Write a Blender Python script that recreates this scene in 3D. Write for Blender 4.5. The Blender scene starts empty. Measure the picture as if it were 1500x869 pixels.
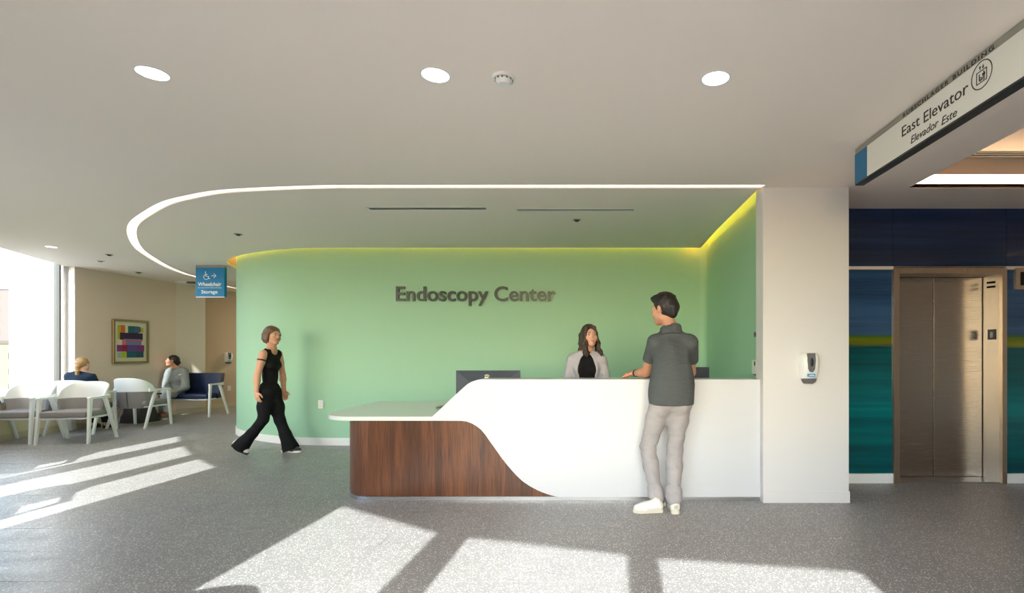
import bpy, bmesh, math, random
import numpy as np
from mathutils import Vector, Matrix

SC = bpy.context.scene
COL = SC.collection

# ------------------------------------------------------------------ camera
CAM_H = 1.31
H = 2.73                      # ceiling height
cam = bpy.data.cameras.new('camera')
cam.sensor_width = 36.0
cam.lens = 18.0
cam.shift_x = -0.080
cam.shift_y = 0.05367
cam.clip_end = 1500
cam_o = bpy.data.objects.new('camera', cam)
COL.objects.link(cam_o)
cam_o.location = (0, 0, CAM_H)
cam_o.rotation_euler = (math.radians(90), 0, 0)
SC.camera = cam_o

# ------------------------------------------------------------------ world, sun, exposure
SUN_T = 0.585
SUN_DIR = Vector((0.045, 1.0, -SUN_T)).normalized()
w = bpy.data.worlds.new('sky'); SC.world = w; w.use_nodes = True
wn = w.node_tree.nodes; wl = w.node_tree.links
wn.clear()
sky = wn.new('ShaderNodeTexSky'); sky.sky_type = 'NISHITA'
sky.sun_disc = False
sky.sun_elevation = math.atan(SUN_T)
sky.sun_rotation = math.radians(182.3)
sky.air_density = 1.0; sky.dust_density = 1.2; sky.ozone_density = 1.0
bg = wn.new('ShaderNodeBackground'); bg.inputs['Strength'].default_value = 0.85
wo = wn.new('ShaderNodeOutputWorld')
wl.new(sky.outputs[0], bg.inputs[0]); wl.new(bg.outputs[0], wo.inputs[0])

sd = bpy.data.lights.new('sun', 'SUN'); sd.energy = 9.8; sd.angle = math.radians(0.6); sd.color = (1.0, 0.98, 0.965)
so = bpy.data.objects.new('sun', sd); COL.objects.link(so)
so.rotation_euler = SUN_DIR.to_track_quat('-Z', 'Y').to_euler()
so.location = (0, -20, 14)

vs = SC.view_settings
SC.display_settings.display_device = 'sRGB'
vs.view_transform = 'Standard'; vs.look = 'None'; vs.gamma = 1.0; vs.use_curve_mapping = False
vs.exposure = 0.64
cy = SC.cycles
cy.use_denoising = True
cy.max_bounces = 10; cy.diffuse_bounces = 6; cy.glossy_bounces = 5; cy.transparent_max_bounces = 16
cy.sample_clamp_indirect = 6.0
cy.caustics_reflective = False; cy.caustics_refractive = False

# ------------------------------------------------------------------ helpers
def FL(x, y):                 # floor point seen at a pixel
    s = (y - 515) / CAM_H
    return ((x - 870) / s, 750 / s)
def CE(x, y):                 # ceiling point seen at a pixel
    s = (515 - y) / (H - CAM_H)
    return ((x - 870) / s, 750 / s)
def PT(x, y, Y):              # point at depth Y seen at a pixel
    return ((x - 870) / 750 * Y, Y, CAM_H + (515 - y) / 750 * Y)

def srgb(r, g, b):
    f = lambda c: (c / 255 / 12.92) if c / 255 <= 0.04045 else ((c / 255 + 0.055) / 1.055) ** 2.4
    return (f(r), f(g), f(b), 1.0)

class Mat:
    def __init__(s, name, col=(0.5, 0.5, 0.5, 1), rough=0.5, metal=0.0, spec=0.5):
        s.m = bpy.data.materials.new(name); s.m.use_nodes = True
        s.n = s.m.node_tree.nodes; s.l = s.m.node_tree.links
        s.b = s.n['Principled BSDF']
        s.b.inputs['Base Color'].default_value = col
        s.b.inputs['Roughness'].default_value = rough
        s.b.inputs['Metallic'].default_value = metal
        s.b.inputs['Specular IOR Level'].default_value = spec
        s.m.diffuse_color = col
    def node(s, t, **kw):
        n = s.n.new(t)
        for k, v in kw.items():
            if k in n.inputs: n.inputs[k].default_value = v
            else: setattr(n, k, v)
        return n
    def link(s, a, b): s.l.new(a, b)
    def coords(s, world=False, scale=(1, 1, 1)):
        if world: out = s.node('ShaderNodeNewGeometry').outputs['Position']
        else: out = s.node('ShaderNodeTexCoord').outputs['Object']
        mp = s.node('ShaderNodeMapping'); mp.inputs['Scale'].default_value = scale
        s.link(out, mp.inputs['Vector'])
        return mp.outputs[0]
    def ramp(s, src, stops, interp='LINEAR'):
        r = s.node('ShaderNodeValToRGB'); cr = r.color_ramp; cr.interpolation = interp
        while len(cr.elements) > 1: cr.elements.remove(cr.elements[-1])
        cr.elements[0].position = stops[0][0]; cr.elements[0].color = stops[0][1]
        for p, c in stops[1:]:
            e = cr.elements.new(p); e.color = c
        s.link(src, r.inputs[0]); return r.outputs[0]
    def noise(s, vec, scale=5, detail=3, rough=0.5):
        n = s.node('ShaderNodeTexNoise'); n.inputs['Scale'].default_value = scale
        n.inputs['Detail'].default_value = detail; n.inputs['Roughness'].default_value = rough
        s.link(vec, n.inputs['Vector']); return n.outputs[0]
    def mix(s, fac, a, b, mode='MIX'):
        m = s.node('ShaderNodeMix', data_type='RGBA', blend_type=mode)
        for inp, v in ((m.inputs[0], fac), (m.inputs[6], a), (m.inputs[7], b)):
            if hasattr(v, 'is_output'): s.link(v, inp)
            else: inp.default_value = v
        return m.outputs[2]
    def bump(s, src, strength=0.2, dist=0.002):
        b = s.node('ShaderNodeBump'); b.inputs['Strength'].default_value = strength; b.inputs['Distance'].default_value = dist
        s.link(src, b.inputs['Height']); s.link(b.outputs[0], s.b.inputs['Normal']); return b

def plain(name, col, rough=0.5, metal=0.0, spec=0.5, nscale=0, nbump=0.1, vary=0.0):
    m = Mat(name, col, rough, metal, spec)
    if nscale:
        n = m.noise(m.coords(), nscale, 4, 0.6)
        m.bump(n, nbump, 0.002)
        if vary:
            c2 = tuple(max(0, c * (1 - vary)) for c in col[:3]) + (1,)
            m.link(m.mix(n, c2, col), m.b.inputs['Base Color'])
    return m.m

def emit(name, col, strength):
    m = Mat(name, col, 0.4)
    m.b.inputs['Emission Color'].default_value = col
    m.b.inputs['Emission Strength'].default_value = strength
    return m.m

def woff(o):
    v = Vector((0, 0, 0))
    while o is not None:
        v = v + o.location; o = o.parent
    return v

def link_mesh(name, me, mat, parent=None, world=False, smooth=None):
    if world and parent is not None:
        me.transform(Matrix.Translation(-woff(parent)))
    mats = mat if isinstance(mat, (list, tuple)) else [mat]
    for m in mats: me.materials.append(m)
    if smooth is not None:
        me.shade_smooth()
        me.set_sharp_from_angle(angle=math.radians(smooth))
    o = bpy.data.objects.new(name, me); COL.objects.link(o)
    if parent is not None: o.parent = parent
    return o

class MB:
    def __init__(s): s.bm = bmesh.new(); s.mi = 0
    def _mark(s, fs):
        for f in fs: f.material_index = s.mi
    def box(s, x0, x1, y0, y1, z0, z1, bev=0.0, seg=2, M=None):
        vs_ = [s.bm.verts.new((x, y, z)) for z in (z0, z1) for y in (y0, y1) for x in (x0, x1)]
        F = [(0, 2, 3, 1), (4, 5, 7, 6), (0, 1, 5, 4), (2, 6, 7, 3), (0, 4, 6, 2), (1, 3, 7, 5)]
        fs = [s.bm.faces.new([vs_[i] for i in f]) for f in F]
        s._mark(fs)
        if M is not None:
            for v in vs_: v.co = M @ v.co
        if bev > 0:
            es = list({e for f in fs for e in f.edges})
            r = bmesh.ops.bevel(s.bm, geom=es, offset=bev, segments=seg, profile=0.5, affect='EDGES')
            s._mark(r['faces'])
        return s
    def rings(s, rings, cap=True, closed=True):
        R = [[s.bm.verts.new(p) for p in r] for r in rings]
        n = len(R[0])
        for a, b in zip(R[:-1], R[1:]):
            for i in range(n if closed else n - 1):
                j = (i + 1) % n
                s._mark([s.bm.faces.new((a[i], a[j], b[j], b[i]))])
        if cap:
            s._mark([s.bm.faces.new(list(reversed(R[0]))), s.bm.faces.new(R[-1])])
        return s
    def cyl(s, a, b, r0, r1=None, n=20, cap=True):
        a, b = Vector(a), Vector(b); r1 = r0 if r1 is None else r1
        d = (b - a).normalized(); u = d.orthogonal().normalized(); v = d.cross(u)
        rs = []
        for p, r in ((a, r0), (b, r1)):
            rs.append([p + (u * math.cos(t) + v * math.sin(t)) * r for t in [2 * math.pi * i / n for i in range(n)]])
        return s.rings(rs, cap)
    def tube(s, pts, r, n=10):
        pts = [Vector(p) for p in pts]; rs = []
        prev = None
        for i, p in enumerate(pts):
            d = (pts[min(i + 1, len(pts) - 1)] - pts[max(i - 1, 0)]).normalized()
            u = d.orthogonal().normalized() if prev is None else (prev - d * prev.dot(d)).normalized()
            prev = u; v = d.cross(u); rr = r[i] if isinstance(r, (list, tuple)) else r
            rs.append([p + (u * math.cos(t) + v * math.sin(t)) * rr for t in [2 * math.pi * k / n for k in range(n)]])
        return s.rings(rs)
    def bar(s, secs):
        # loft of rectangular sections: (centre, u half-vector, v half-vector)
        rs = []
        for c, u, v in secs:
            c, u, v = Vector(c), Vector(u), Vector(v)
            rs.append([c - u - v, c + u - v, c + u + v, c - u + v])
        return s.rings(rs)
    def prism(s, poly, d0, d1, ax='z'):
        def P(a, b, d): return {'z': (a, b, d), 'y': (a, d, b), 'x': (d, a, b)}[ax]
        A = [s.bm.verts.new(P(a, b, d0)) for a, b in poly]; B = [s.bm.verts.new(P(a, b, d1)) for a, b in poly]
        n = len(poly)
        fs = [s.bm.faces.new(A), s.bm.faces.new(B)]
        for i in range(n):
            j = (i + 1) % n; fs.append(s.bm.faces.new((A[i], A[j], B[j], B[i])))
        s._mark(fs); return s
    def ball(s, c, r, n=16, m=10, sz=(1, 1, 1)):
        c = Vector(c)
        ret = bmesh.ops.create_uvsphere(s.bm, u_segments=n, v_segments=m, radius=r)
        for v in ret['verts']: v.co = Vector((v.co.x * sz[0], v.co.y * sz[1], v.co.z * sz[2])) + c
        s._mark({f for v in ret['verts'] for f in v.link_faces}); return s
    def xform(s, M):
        for v in s.bm.verts: v.co = M @ v.co
        return s
    def build(s, name, mat, parent=None, world=False, smooth=30):
        bmesh.ops.recalc_face_normals(s.bm, faces=s.bm.faces)
        me = bpy.data.meshes.new(name); s.bm.to_mesh(me); s.bm.free()
        return link_mesh(name, me, mat, parent, world, smooth)

def plate_mesh(name, outer, holes, z0, z1):
    """flat plate with holes, from z0 to z1"""
    cu = bpy.data.curves.new(name, 'CURVE'); cu.dimensions = '2D'; cu.fill_mode = 'BOTH'
    cu.extrude = (z1 - z0) / 2
    for pl in [outer] + holes:
        sp = cu.splines.new('POLY'); sp.points.add(len(pl) - 1)
        for i, (x, y) in enumerate(pl): sp.points[i].co = (x, y, 0, 1)
        sp.use_cyclic_u = True
    t = bpy.data.objects.new(name, cu); COL.objects.link(t)
    bpy.context.view_layer.update()
    me = bpy.data.meshes.new_from_object(t.evaluated_get(bpy.context.evaluated_depsgraph_get()))
    bpy.data.objects.remove(t); bpy.data.curves.remove(cu)
    me.transform(Matrix.Translation((0, 0, (z0 + z1) / 2)))
    return me

def text_mesh(txt, extrude=0.0, offset=0.0, shear=0.0, spacing=1.0):
    cu = bpy.data.curves.new('text', 'FONT'); cu.body = txt; cu.extrude = extrude; cu.offset = offset
    cu.shear = shear; cu.space_character = spacing; cu.resolution_u = 6
    t = bpy.data.objects.new('text', cu); COL.objects.link(t)
    bpy.context.view_layer.update()
    me = bpy.data.meshes.new_from_object(t.evaluated_get(bpy.context.evaluated_depsgraph_get()))
    bpy.data.objects.remove(t); bpy.data.curves.remove(cu)
    return me

def place_text(me, width, cap, origin, xdir, updir, capref=0.729):
    """scale a text mesh so it spans width along xdir and its capitals reach cap"""
    xs = [v.co.x for v in me.vertices]
    sx = width / (max(xs) - min(xs)); sy = cap / capref; x0 = min(xs)
    xd, ud = Vector(xdir), Vector(updir); nd = xd.cross(ud)
    o = Vector(origin)
    for v in me.vertices:
        v.co = o + xd * ((v.co.x - x0) * sx) + ud * (v.co.y * sy) + nd * v.co.z
    return me

def tag(o, label=None, cat=None, group=None, kind=None):
    if label: o['label'] = label
    if cat: o['category'] = cat
    if group: o['group'] = group
    if kind: o['kind'] = kind
    return o
def root(name, loc, label, cat, group=None, rz=0.0):
    o = bpy.data.objects.new(name, None); COL.objects.link(o)
    o.empty_display_size = 0.1; o.location = loc; o.rotation_euler = (0, 0, rz)
    return tag(o, label, cat, group)
def struct(o): o['kind'] = 'structure'; return o
def copy_tree(o, parent=None):
    c = o.copy(); COL.objects.link(c); c.parent = parent
    for ch in list(o.children): copy_tree(ch, c)
    return c

def catmull(pts, n=8):
    out = []
    P = [pts[0]] + list(pts) + [pts[-1]]
    for i in range(1, len(P) - 2):
        p0, p1, p2, p3 = [np.array(P[i + k], float) for k in (-1, 0, 1, 2)]
        for k in range(n):
            t = k / n
            out.append(tuple(0.5 * ((2 * p1) + (-p0 + p2) * t + (2 * p0 - 5 * p1 + 4 * p2 - p3) * t * t + (-p0 + 3 * p1 - 3 * p2 + p3) * t ** 3)))
    out.append(tuple(pts[-1])); return out
def offset(poly, d):
    """offset an open 2D polyline to its left by d"""
    out = []
    n = len(poly)
    for i in range(n):
        a = np.array(poly[max(i - 1, 0)]); b = np.array(poly[min(i + 1, n - 1)])
        t = (b - a) / max(np.linalg.norm(b - a), 1e-9)
        out.append((poly[i][0] - t[1] * d, poly[i][1] + t[0] * d))
    return out
def arc(cx, cy, r, a0, a1, n=8):
    return [(cx + r * math.cos(math.radians(a0 + (a1 - a0) * i / n)), cy + r * math.sin(math.radians(a0 + (a1 - a0) * i / n))) for i in range(n + 1)]
def ribbon(poly, thick, z0, z1, closed=False):
    """wall following an open polyline, thickened to its left"""
    o = offset(poly, thick)
    m = MB()
    rs = []
    for a, b in zip(poly, o):
        rs.append([(a[0], a[1], z0), (b[0], b[1], z0), (b[0], b[1], z1), (a[0], a[1], z1)])
    m.rings(rs); return m

# ------------------------------------------------------------------ materials
M = {}
def floor_material():
    m = Mat('terrazzo_vinyl', rough=0.42)
    v = m.coords(world=True)
    big = m.noise(v, 1.3, 3)
    fine = m.noise(v, 90, 3, 0.7)
    base = m.mix(fine, srgb(122, 120, 121), srgb(168, 165, 164))
    base = m.mix(0.25, base, m.ramp(big, [(0.3, srgb(126, 125, 127)), (0.7, srgb(160, 157, 155))]))
    for sc, thr, c, off in ((95, 0.17, srgb(222, 218, 214), 0), (60, 0.125, srgb(234, 230, 226), 3.3), (130, 0.15, srgb(84, 82, 85), 7.7)):
        mp = m.node('ShaderNodeMapping'); mp.inputs['Location'].default_value = (off, off * 2, 0)
        mp.inputs['Rotation'].default_value = (0, 0, off)
        mp.inputs['Scale'].default_value = (1, 0.7, 1)
        m.link(v, mp.inputs[0])
        vo = m.node('ShaderNodeTexVoronoi'); vo.inputs['Scale'].default_value = sc; vo.inputs['Randomness'].default_value = 1
        m.link(mp.outputs[0], vo.inputs['Vector'])
        # only some of the cells hold a chip
        lt = m.node('ShaderNodeMath', operation='LESS_THAN'); m.link(vo.outputs['Distance'], lt.inputs[0]); lt.inputs[1].default_value = thr * 1.9
        sep = m.node('ShaderNodeSeparateColor'); m.link(vo.outputs['Color'], sep.inputs[0])
        gt = m.node('ShaderNodeMath', operation='GREATER_THAN'); m.link(sep.outputs[0], gt.inputs[0]); gt.inputs[1].default_value = 0.45
        mu = m.node('ShaderNodeMath', operation='MULTIPLY'); m.link(lt.outputs[0], mu.inputs[0]); m.link(gt.outputs[0], mu.inputs[1])
        mu2 = m.node('ShaderNodeMath', operation='MULTIPLY'); m.link(mu.outputs[0], mu2.inputs[0]); mu2.inputs[1].default_value = 0.8
        base = m.mix(mu2.outputs[0], base, c)
    m.link(base, m.b.inputs['Base Color'])
    r = m.ramp(m.noise(v, 6, 3), [(0.3, (0.36,) * 3 + (1,)), (0.7, (0.46,) * 3 + (1,))])
    m.link(r, m.b.inputs['Roughness'])
    m.bump(fine, 0.04, 0.001)
    return m.m
M['floor'] = floor_material()
M['ceiling'] = plain('ceiling_paint', srgb(250, 237, 226), 0.8, nscale=40, nbump=0.02)
M['white_wall'] = plain('white_wall_paint', srgb(226, 223, 222), 0.6, nscale=60, nbump=0.03)
M['beige_wall'] = plain('beige_wallcovering', srgb(230, 208, 192), 0.7, nscale=120, nbump=0.06)
M['peach_wall'] = plain('peach_wall_paint', srgb(206, 180, 158), 0.7, nscale=90, nbump=0.03)
M['cream_wall'] = plain('cream_sill_paint', srgb(232, 218, 178), 0.6, nscale=60, nbump=0.02)
def green_mat():
    m = Mat('mint_green_paint', srgb(160, 203, 172), 0.55)
    v = m.coords(scale=(60, 60, 1.5))
    n = m.noise(v, 1, 3, 0.6)
    m.link(m.mix(n, srgb(159, 202, 171), srgb(161, 205, 174)), m.b.inputs['Base Color'])
    m.bump(n, 0.008, 0.001); return m.m
M['green'] = green_mat()
M['solid_white'] = plain('white_solid_surface', srgb(217, 218, 222), 0.32, nscale=30, nbump=0.005)
M['baseboard'] = plain('white_vinyl_base', srgb(240, 240, 238), 0.45, nscale=20, nbump=0.01)
M['black'] = plain('black_plastic', srgb(28, 28, 30), 0.45, nscale=80, nbump=0.02)
M['dark_hole'] = plain('dark_slot', srgb(10, 10, 10), 0.9, nscale=20, nbump=0.02)
M['grey_metal'] = plain('grey_painted_metal', srgb(150, 148, 142), 0.45, 0.3, nscale=50, nbump=0.01)
M['white_plastic'] = plain('white_plastic', srgb(238, 238, 235), 0.35, nscale=40, nbump=0.01)
M['grey_plastic'] = plain('grey_plastic', srgb(105, 105, 108), 0.4, nscale=40, nbump=0.02)
M['letter'] = plain('charcoal_letter', srgb(62, 68, 66), 0.35, 0.5, nscale=60, nbump=0.02)
M['ink'] = plain('dark_ink', srgb(60, 55, 52), 0.6, nscale=50, nbump=0.01)
M['white_ink'] = plain('white_ink', srgb(245, 250, 252), 0.6, nscale=50, nbump=0.01)
def wood_mat():
    m = Mat('walnut_veneer', rough=0.33)
    v = m.coords(scale=(1, 1, 0.09))
    warp = m.noise(v, 4.5, 2)
    vm = m.node('ShaderNodeVectorMath', operation='MULTIPLY_ADD')
    m.link(warp, vm.inputs[0]); vm.inputs[1].default_value = (0.5, 0.5, 0.0); m.link(v, vm.inputs[2])
    n1 = m.noise(vm.outputs[0], 16, 5, 0.65)
    v2 = m.coords(scale=(1, 1, 0.02))
    n2 = m.noise(v2, 170, 3, 0.6)
    n3 = m.noise(v2, 9, 2, 0.5)
    c = m.ramp(n1, [(0.30, srgb(50, 27, 17)), (0.45, srgb(86, 50, 33)), (0.55, srgb(114, 69, 42)), (0.70, srgb(140, 86, 52))])
    c = m.mix(0.55, c, m.ramp(n2, [(0.35, srgb(54, 30, 20)), (0.6, srgb(124, 76, 46))]))
    c = m.mix(m.ramp(n3, [(0.52, (0, 0, 0, 1)), (0.62, (0.55, 0.55, 0.55, 1))]), c, srgb(60, 36, 24))
    m.link(c, m.b.inputs['Base Color'])
    m.bump(n2, 0.06, 0.001); return m.m
M['wood'] = wood_mat()
def steel_mat(name, col, rough, sc):
    m = Mat(name, col, rough, 1.0)
    n = m.noise(m.coords(scale=sc), 1, 3, 0.6)
    m.link(m.ramp(n, [(0.3, (rough * 0.85,) * 3 + (1,)), (0.7, (rough * 1.2,) * 3 + (1,))]), m.b.inputs['Roughness'])
    m.bump(n, 0.05, 0.0006); return m.m
M['steel'] = steel_mat('brushed_stainless', srgb(178, 166, 154), 0.24, (4, 4, 420))
M['steel_frame'] = steel_mat('satin_stainless_frame', srgb(196, 178, 158), 0.30, (300, 300, 3))
M['alu'] = steel_mat('satin_aluminium', srgb(190, 192, 196), 0.30, (3, 3, 300))
def glass_mat():
    m = Mat('window_glass')
    tr = m.node('ShaderNodeBsdfTransparent'); tr.inputs[0].default_value = (0.93, 0.96, 0.95, 1)
    gl = m.node('ShaderNodeBsdfGlossy'); gl.inputs['Roughness'].default_value = 0.02
    lw = m.node('ShaderNodeLayerWeight'); lw.inputs[0].default_value = 0.5
    pw_ = m.node('ShaderNodeMath', operation='POWER'); m.link(lw.outputs['Facing'], pw_.inputs[0]); pw_.inputs[1].default_value = 5.0
    fr = m.node('ShaderNodeMath', operation='MULTIPLY_ADD'); m.link(pw_.outputs[0], fr.inputs[0]); fr.inputs[1].default_value = 0.8; fr.inputs[2].default_value = 0.03
    mx = m.node('ShaderNodeMixShader')
    m.link(fr.outputs[0], mx.inputs[0]); m.link(tr.outputs[0], mx.inputs[1]); m.link(gl.outputs[0], mx.inputs[2])
    m.link(mx.outputs[0], m.n['Material Output'].inputs[0]); return m.m
M['glass'] = glass_mat()
M['mullion'] = plain('bronze_mullion', srgb(70, 72, 74), 0.4, 0.5, nscale=40, nbump=0.01)

# ------------------------------------------------------------------ floor
fl = MB(); fl.box(-10.2, 6.8, -2.2, 15.2, -0.15, -0.0015)
floor = struct(fl.build('floor', M['floor'], smooth=None))
# vinyl tiles 0.438 x 0.876, thin open joints, laid where the picture shows floor
tm = MB(); g = 0.0011
tm.box(g, 0.876 - g, g, 0.438 - g, -0.0012, 0.0)
tile0 = tm.build('floor_tile', M['floor'], floor, smooth=None)
tile0.location = (0, 0, 0)
first = True; count = 0
for r in range(0, 23):
    y0 = 2.474 + r * 0.438
    for k in range(-10, 10):
        x0 = -3.207 + 0.876 * k
        xc, yc = x0 + 0.438, y0 + 0.219
        if not (-1.16 * y0 - 0.9 < x0 < 0.84 * (y0 + 0.438)): continue
        if x0 < -9.0 or x0 > 6.4: continue
        if -2.2 < xc < 1.4 and y0 > 4.5: continue            # hidden by the desk
        if x0 > -6.0 and x0 < 2.2 and y0 > 7.2: continue      # behind the green wall
        if x0 > -1.6 and y0 > 5.3: continue
        if 1.3 < xc < 2.0 and y0 > 4.45: continue
        if x0 / (y0 + 0.2) > -0.70 and y0 > 7.5: continue
        t = tile0 if first else tile0.copy()
        if not first: COL.objects.link(t)
        t.location = (x0, y0, 0); first = False; count += 1
print('tiles', count)

# ------------------------------------------------------------------ curtain wall and outer walls
SILL = 0.56
TH = 0.14
facade = [
    ('solid', [(-8.84, 8.575), (-8.80, 8.49)]),
    ('glass', [(-8.80, 8.49), (-8.66, 7.70), (-8.45, 6.90)]),
    ('solid', [(-8.45, 6.90), (-8.05, 5.95), (-7.52, 5.00), (-7.05, 4.18), (-6.60, 3.46)]),
    ('glass', [(-6.60, 3.46), (-6.12, 2.88)]),
    ('post', [(-6.12, 2.88), (-5.87, 2.62)]),
    ('glass', [(-5.87, 2.62), (-5.20, 1.94)]),
    ('post', [(-5.20, 1.94), (-5.02, 1.78)]),
    ('glass', [(-5.02, 1.78), (-4.39, 1.25)]),
    ('solid', [(-4.39, 1.25), (-3.75, 0.78), (-3.05, 0.30), (-2.34, -0.13)]),
    ('glass', [(-2.34, -0.13), (-1.25, -0.83)]),
    ('post', [(-1.25, -0.83), (-1.11, -0.87)]),
    ('glass', [(-1.11, -0.87), (0.07, -1.21)]),
    ('post', [(0.07, -1.21), (0.17, -1.24)]),
    ('glass', [(0.17, -1.24), (1.42, -1.45)]),
    ('solid', [(1.42, -1.45), (3.0, -1.62), (6.6, -1.75)]),
]
allp = []
for k_, p_ in facade:
    for q in p_:
        if not allp or q != allp[-1]: allp.append(q)
wm = MB()
wn_i = 1; post_i = 1
for kind, pl in facade:
    if kind == 'solid':
        out = offset(pl, -TH)
        wm.rings([[(a[0], a[1], 0), (b[0], b[1], 0), (b[0], b[1], 3.1), (a[0], a[1], 3.1)] for a, b in zip(pl, out)])
    elif kind == 'post':
        out = offset(pl, -TH)
        mb = MB(); mb.rings([[(a[0], a[1], SILL), (b[0], b[1], SILL), (b[0], b[1], H + 0.02), (a[0], a[1], H + 0.02)] for a, b in zip(pl, out)])
        struct(mb.build('trim_%d' % post_i, M['mullion'], smooth=None)); post_i += 1
    else:
        mid = offset(pl, -TH * 0.5); o1 = offset(pl, -0.03); o2 = offset(pl, -0.11)
        HD = 3.06 if wn_i == 1 else H
        fm = MB()
        for z0, z1 in ((SILL, SILL + 0.05), (HD - 0.045, HD + 0.02)):
            fm.rings([[(a[0], a[1], z0), (b[0], b[1], z0), (b[0], b[1], z1), (a[0], a[1], z1)] for a, b in zip(o1, o2)])
        for e, sgn in ((0, 1), (-1, -1)):
            i2 = 1 if e == 0 else -2
            d = Vector((pl[i2][0] - pl[e][0], pl[i2][1] - pl[e][1], 0)).normalized() * 0.035
            a, b = Vector((*o1[e], 0)), Vector((*o2[e], 0))
            fm.rings([[p + Vector((0, 0, z)) for p in (a, b, b + d, a + d)] for z in (SILL + 0.05, HD - 0.045)])
        f = struct(fm.build('window_%d' % wn_i, M['mullion'], smooth=None)); wn_i += 1
        g1, g2 = offset(pl, -TH * 0.5 + 0.004), offset(pl, -TH * 0.5 - 0.004)
        gm = MB(); gm.rings([[(a[0], a[1], SILL + 0.05), (b[0], b[1], SILL + 0.05), (b[0], b[1], HD - 0.045), (a[0], a[1], HD - 0.045)] for a, b in zip(g1, g2)])
        gm.build('pane', M['glass'], f, smooth=None)
wall_front = struct(wm.build('wall_front', M['white_wall'], smooth=None))
# low wall under the glass with its sill
km = MB(); sm = MB()
for kind, pl in facade:
    if kind in ('glass', 'post'):
        out = offset(pl, -TH)
        km.rings([[(a[0], a[1], 0), (b[0], b[1], 0), (b[0], b[1], SILL - 0.03), (a[0], a[1], SILL - 0.03)] for a, b in zip(pl, out)])
        ins = offset(pl, 0.03)
        sm.rings([[(a[0], a[1], SILL - 0.03), (b[0], b[1], SILL - 0.03), (b[0], b[1], SILL), (a[0], a[1], SILL)] for a, b in zip(ins, out)])
struct(km.build('wall_sill', M['cream_wall'], smooth=None))
struct(sm.build('trim_sill', plain('grey_stone_sill', srgb(120, 116, 110), 0.4, nscale=60), smooth=None))

# beige waiting room wall, the pale stub and the peach corridor wall
W0, W1, W2, W3, W4 = (-8.70, 8.59), (-8.70, 10.66), (-8.50, 11.20), (-8.86, 11.68), (-8.10, 13.2)
jm = MB(); jm.prism([(-8.84, 8.577), (-8.701, 8.577), (-8.701, 8.589), (-8.95, 8.60), (-8.99, 8.60), (-8.95, 8.577)], 0, 3.1)
struct(jm.build('trim_jamb', M['white_wall'], smooth=None))
wl_ = MB(); wl_.rings([[(a[0], a[1], 0), (a[0] - 0.2, a[1], 0), (a[0] - 0.2, a[1], 3.1), (a[0], a[1], 3.1)] for a in (W0, W1)])
struct(wl_.build('wall_left', M['beige_wall'], smooth=None))
st = MB(); st.prism([W1, W2, (-9.0, 11.3), (-9.0, 10.76)], 0, 3.1)
struct(st.build('wall_stub', plain('pale_cream_wallcovering', srgb(230, 214, 202), 0.65, nscale=110, nbump=0.05), smooth=None))
pc = MB(); pc.prism([(-8.86, 11.3), W3, W4, (-8.1, 15.0), (-8.3, 15.0), (-9.1, 13.3), (-9.1, 11.3)], 0, 3.1)
struct(pc.build('wall_corridor', M['peach_wall'], smooth=None))
bb = MB()
for a, b in ((W0, W1), (W1, W2), (W3, W4)):
    d = Vector((b[0] - a[0], b[1] - a[1])).normalized(); nrm = Vector((d.y, -d.x)) * 0.012
    bb.rings([[(p[0], p[1], 0), (p[0] + nrm.x, p[1] + nrm.y, 0), (p[0] + nrm.x, p[1] + nrm.y, 0.1), (p[0], p[1], 0.1)] for p in (a, b)])
struct(bb.build('baseboard_left', plain('tan_base', srgb(206, 190, 165), 0.5, nscale=20), smooth=None))
bs = MB()
for kind, pl in facade[:3]:
    o = offset(pl, 0.01)
    bs.rings([[(a[0], a[1], 0), (b[0], b[1], 0), (b[0], b[1], 0.1), (a[0], a[1], 0.1)] for a, b in zip(pl, o)])
struct(bs.build('baseboard_window', plain('cream_base', srgb(214, 200, 166), 0.5, nscale=20), smooth=None))
# far corridor end
ce = MB(); ce.box(-8.3, -5.9, 14.8, 15.0, 0, 3.1)
struct(ce.build('wall_corridor_end', M['peach_wall'], smooth=None))

# ------------------------------------------------------------------ green reception wall
GY = 7.13
gw = [(-6.25, 14.8), (-6.25, 12.0), (-6.22, 10.0), (-6.10, 9.10), (-5.85, 8.40), (-5.50, 7.94), (-5.05, 7.60), (-4.60, 7.35), (-4.25, 7.22), (-3.85, 7.15), (-3.35, GY)]
gws = catmull(gw, 6)
R = 0.10
gws += [(-2.0, GY), (0.0, GY), (1.2, GY)] + arc(1.56 - R, GY - R, R, 90, 0, 6) + [(1.56, 6.0), (1.56, 4.60), (1.56, 4.55)]
gwall = struct(ribbon(gws, 0.12, 0, 3.1).build('wall_green', M['green'], smooth=40))
nb = [i for i, p in enumerate(gws) if p[1] <= 12.1]
bbl = ribbon([gws[i] for i in nb], -0.012, 0, 0.105)
struct(bbl.build('baseboard_green', M['baseboard'], smooth=40))

# ------------------------------------------------------------------ white pier and elevator lobby walls
PX0, PX1, PY = 1.463, 2.205, 4.43
EY = 5.09
pm = MB(); pm.prism([(PX0, PY), (PX1, PY), (PX1, EY + 0.3), (PX1 - 0.12, EY + 0.3), (PX1 - 0.12, PY + 0.2), (1.60, PY + 0.2), (1.60, 4.62), (PX0, 4.62)], 0, 3.1)
pier = struct(pm.build('wall_pier', M['white_wall'], smooth=None))
bp = MB(); bp.box(PX0 + 0.001, PX1 + 0.008, PY - 0.006, PY, 0, 0.10); bp.box(PX1, PX1 + 0.008, PY, EY, 0, 0.10)
struct(bp.build('baseboard_pier', M['white_wall'], smooth=None))

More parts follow.
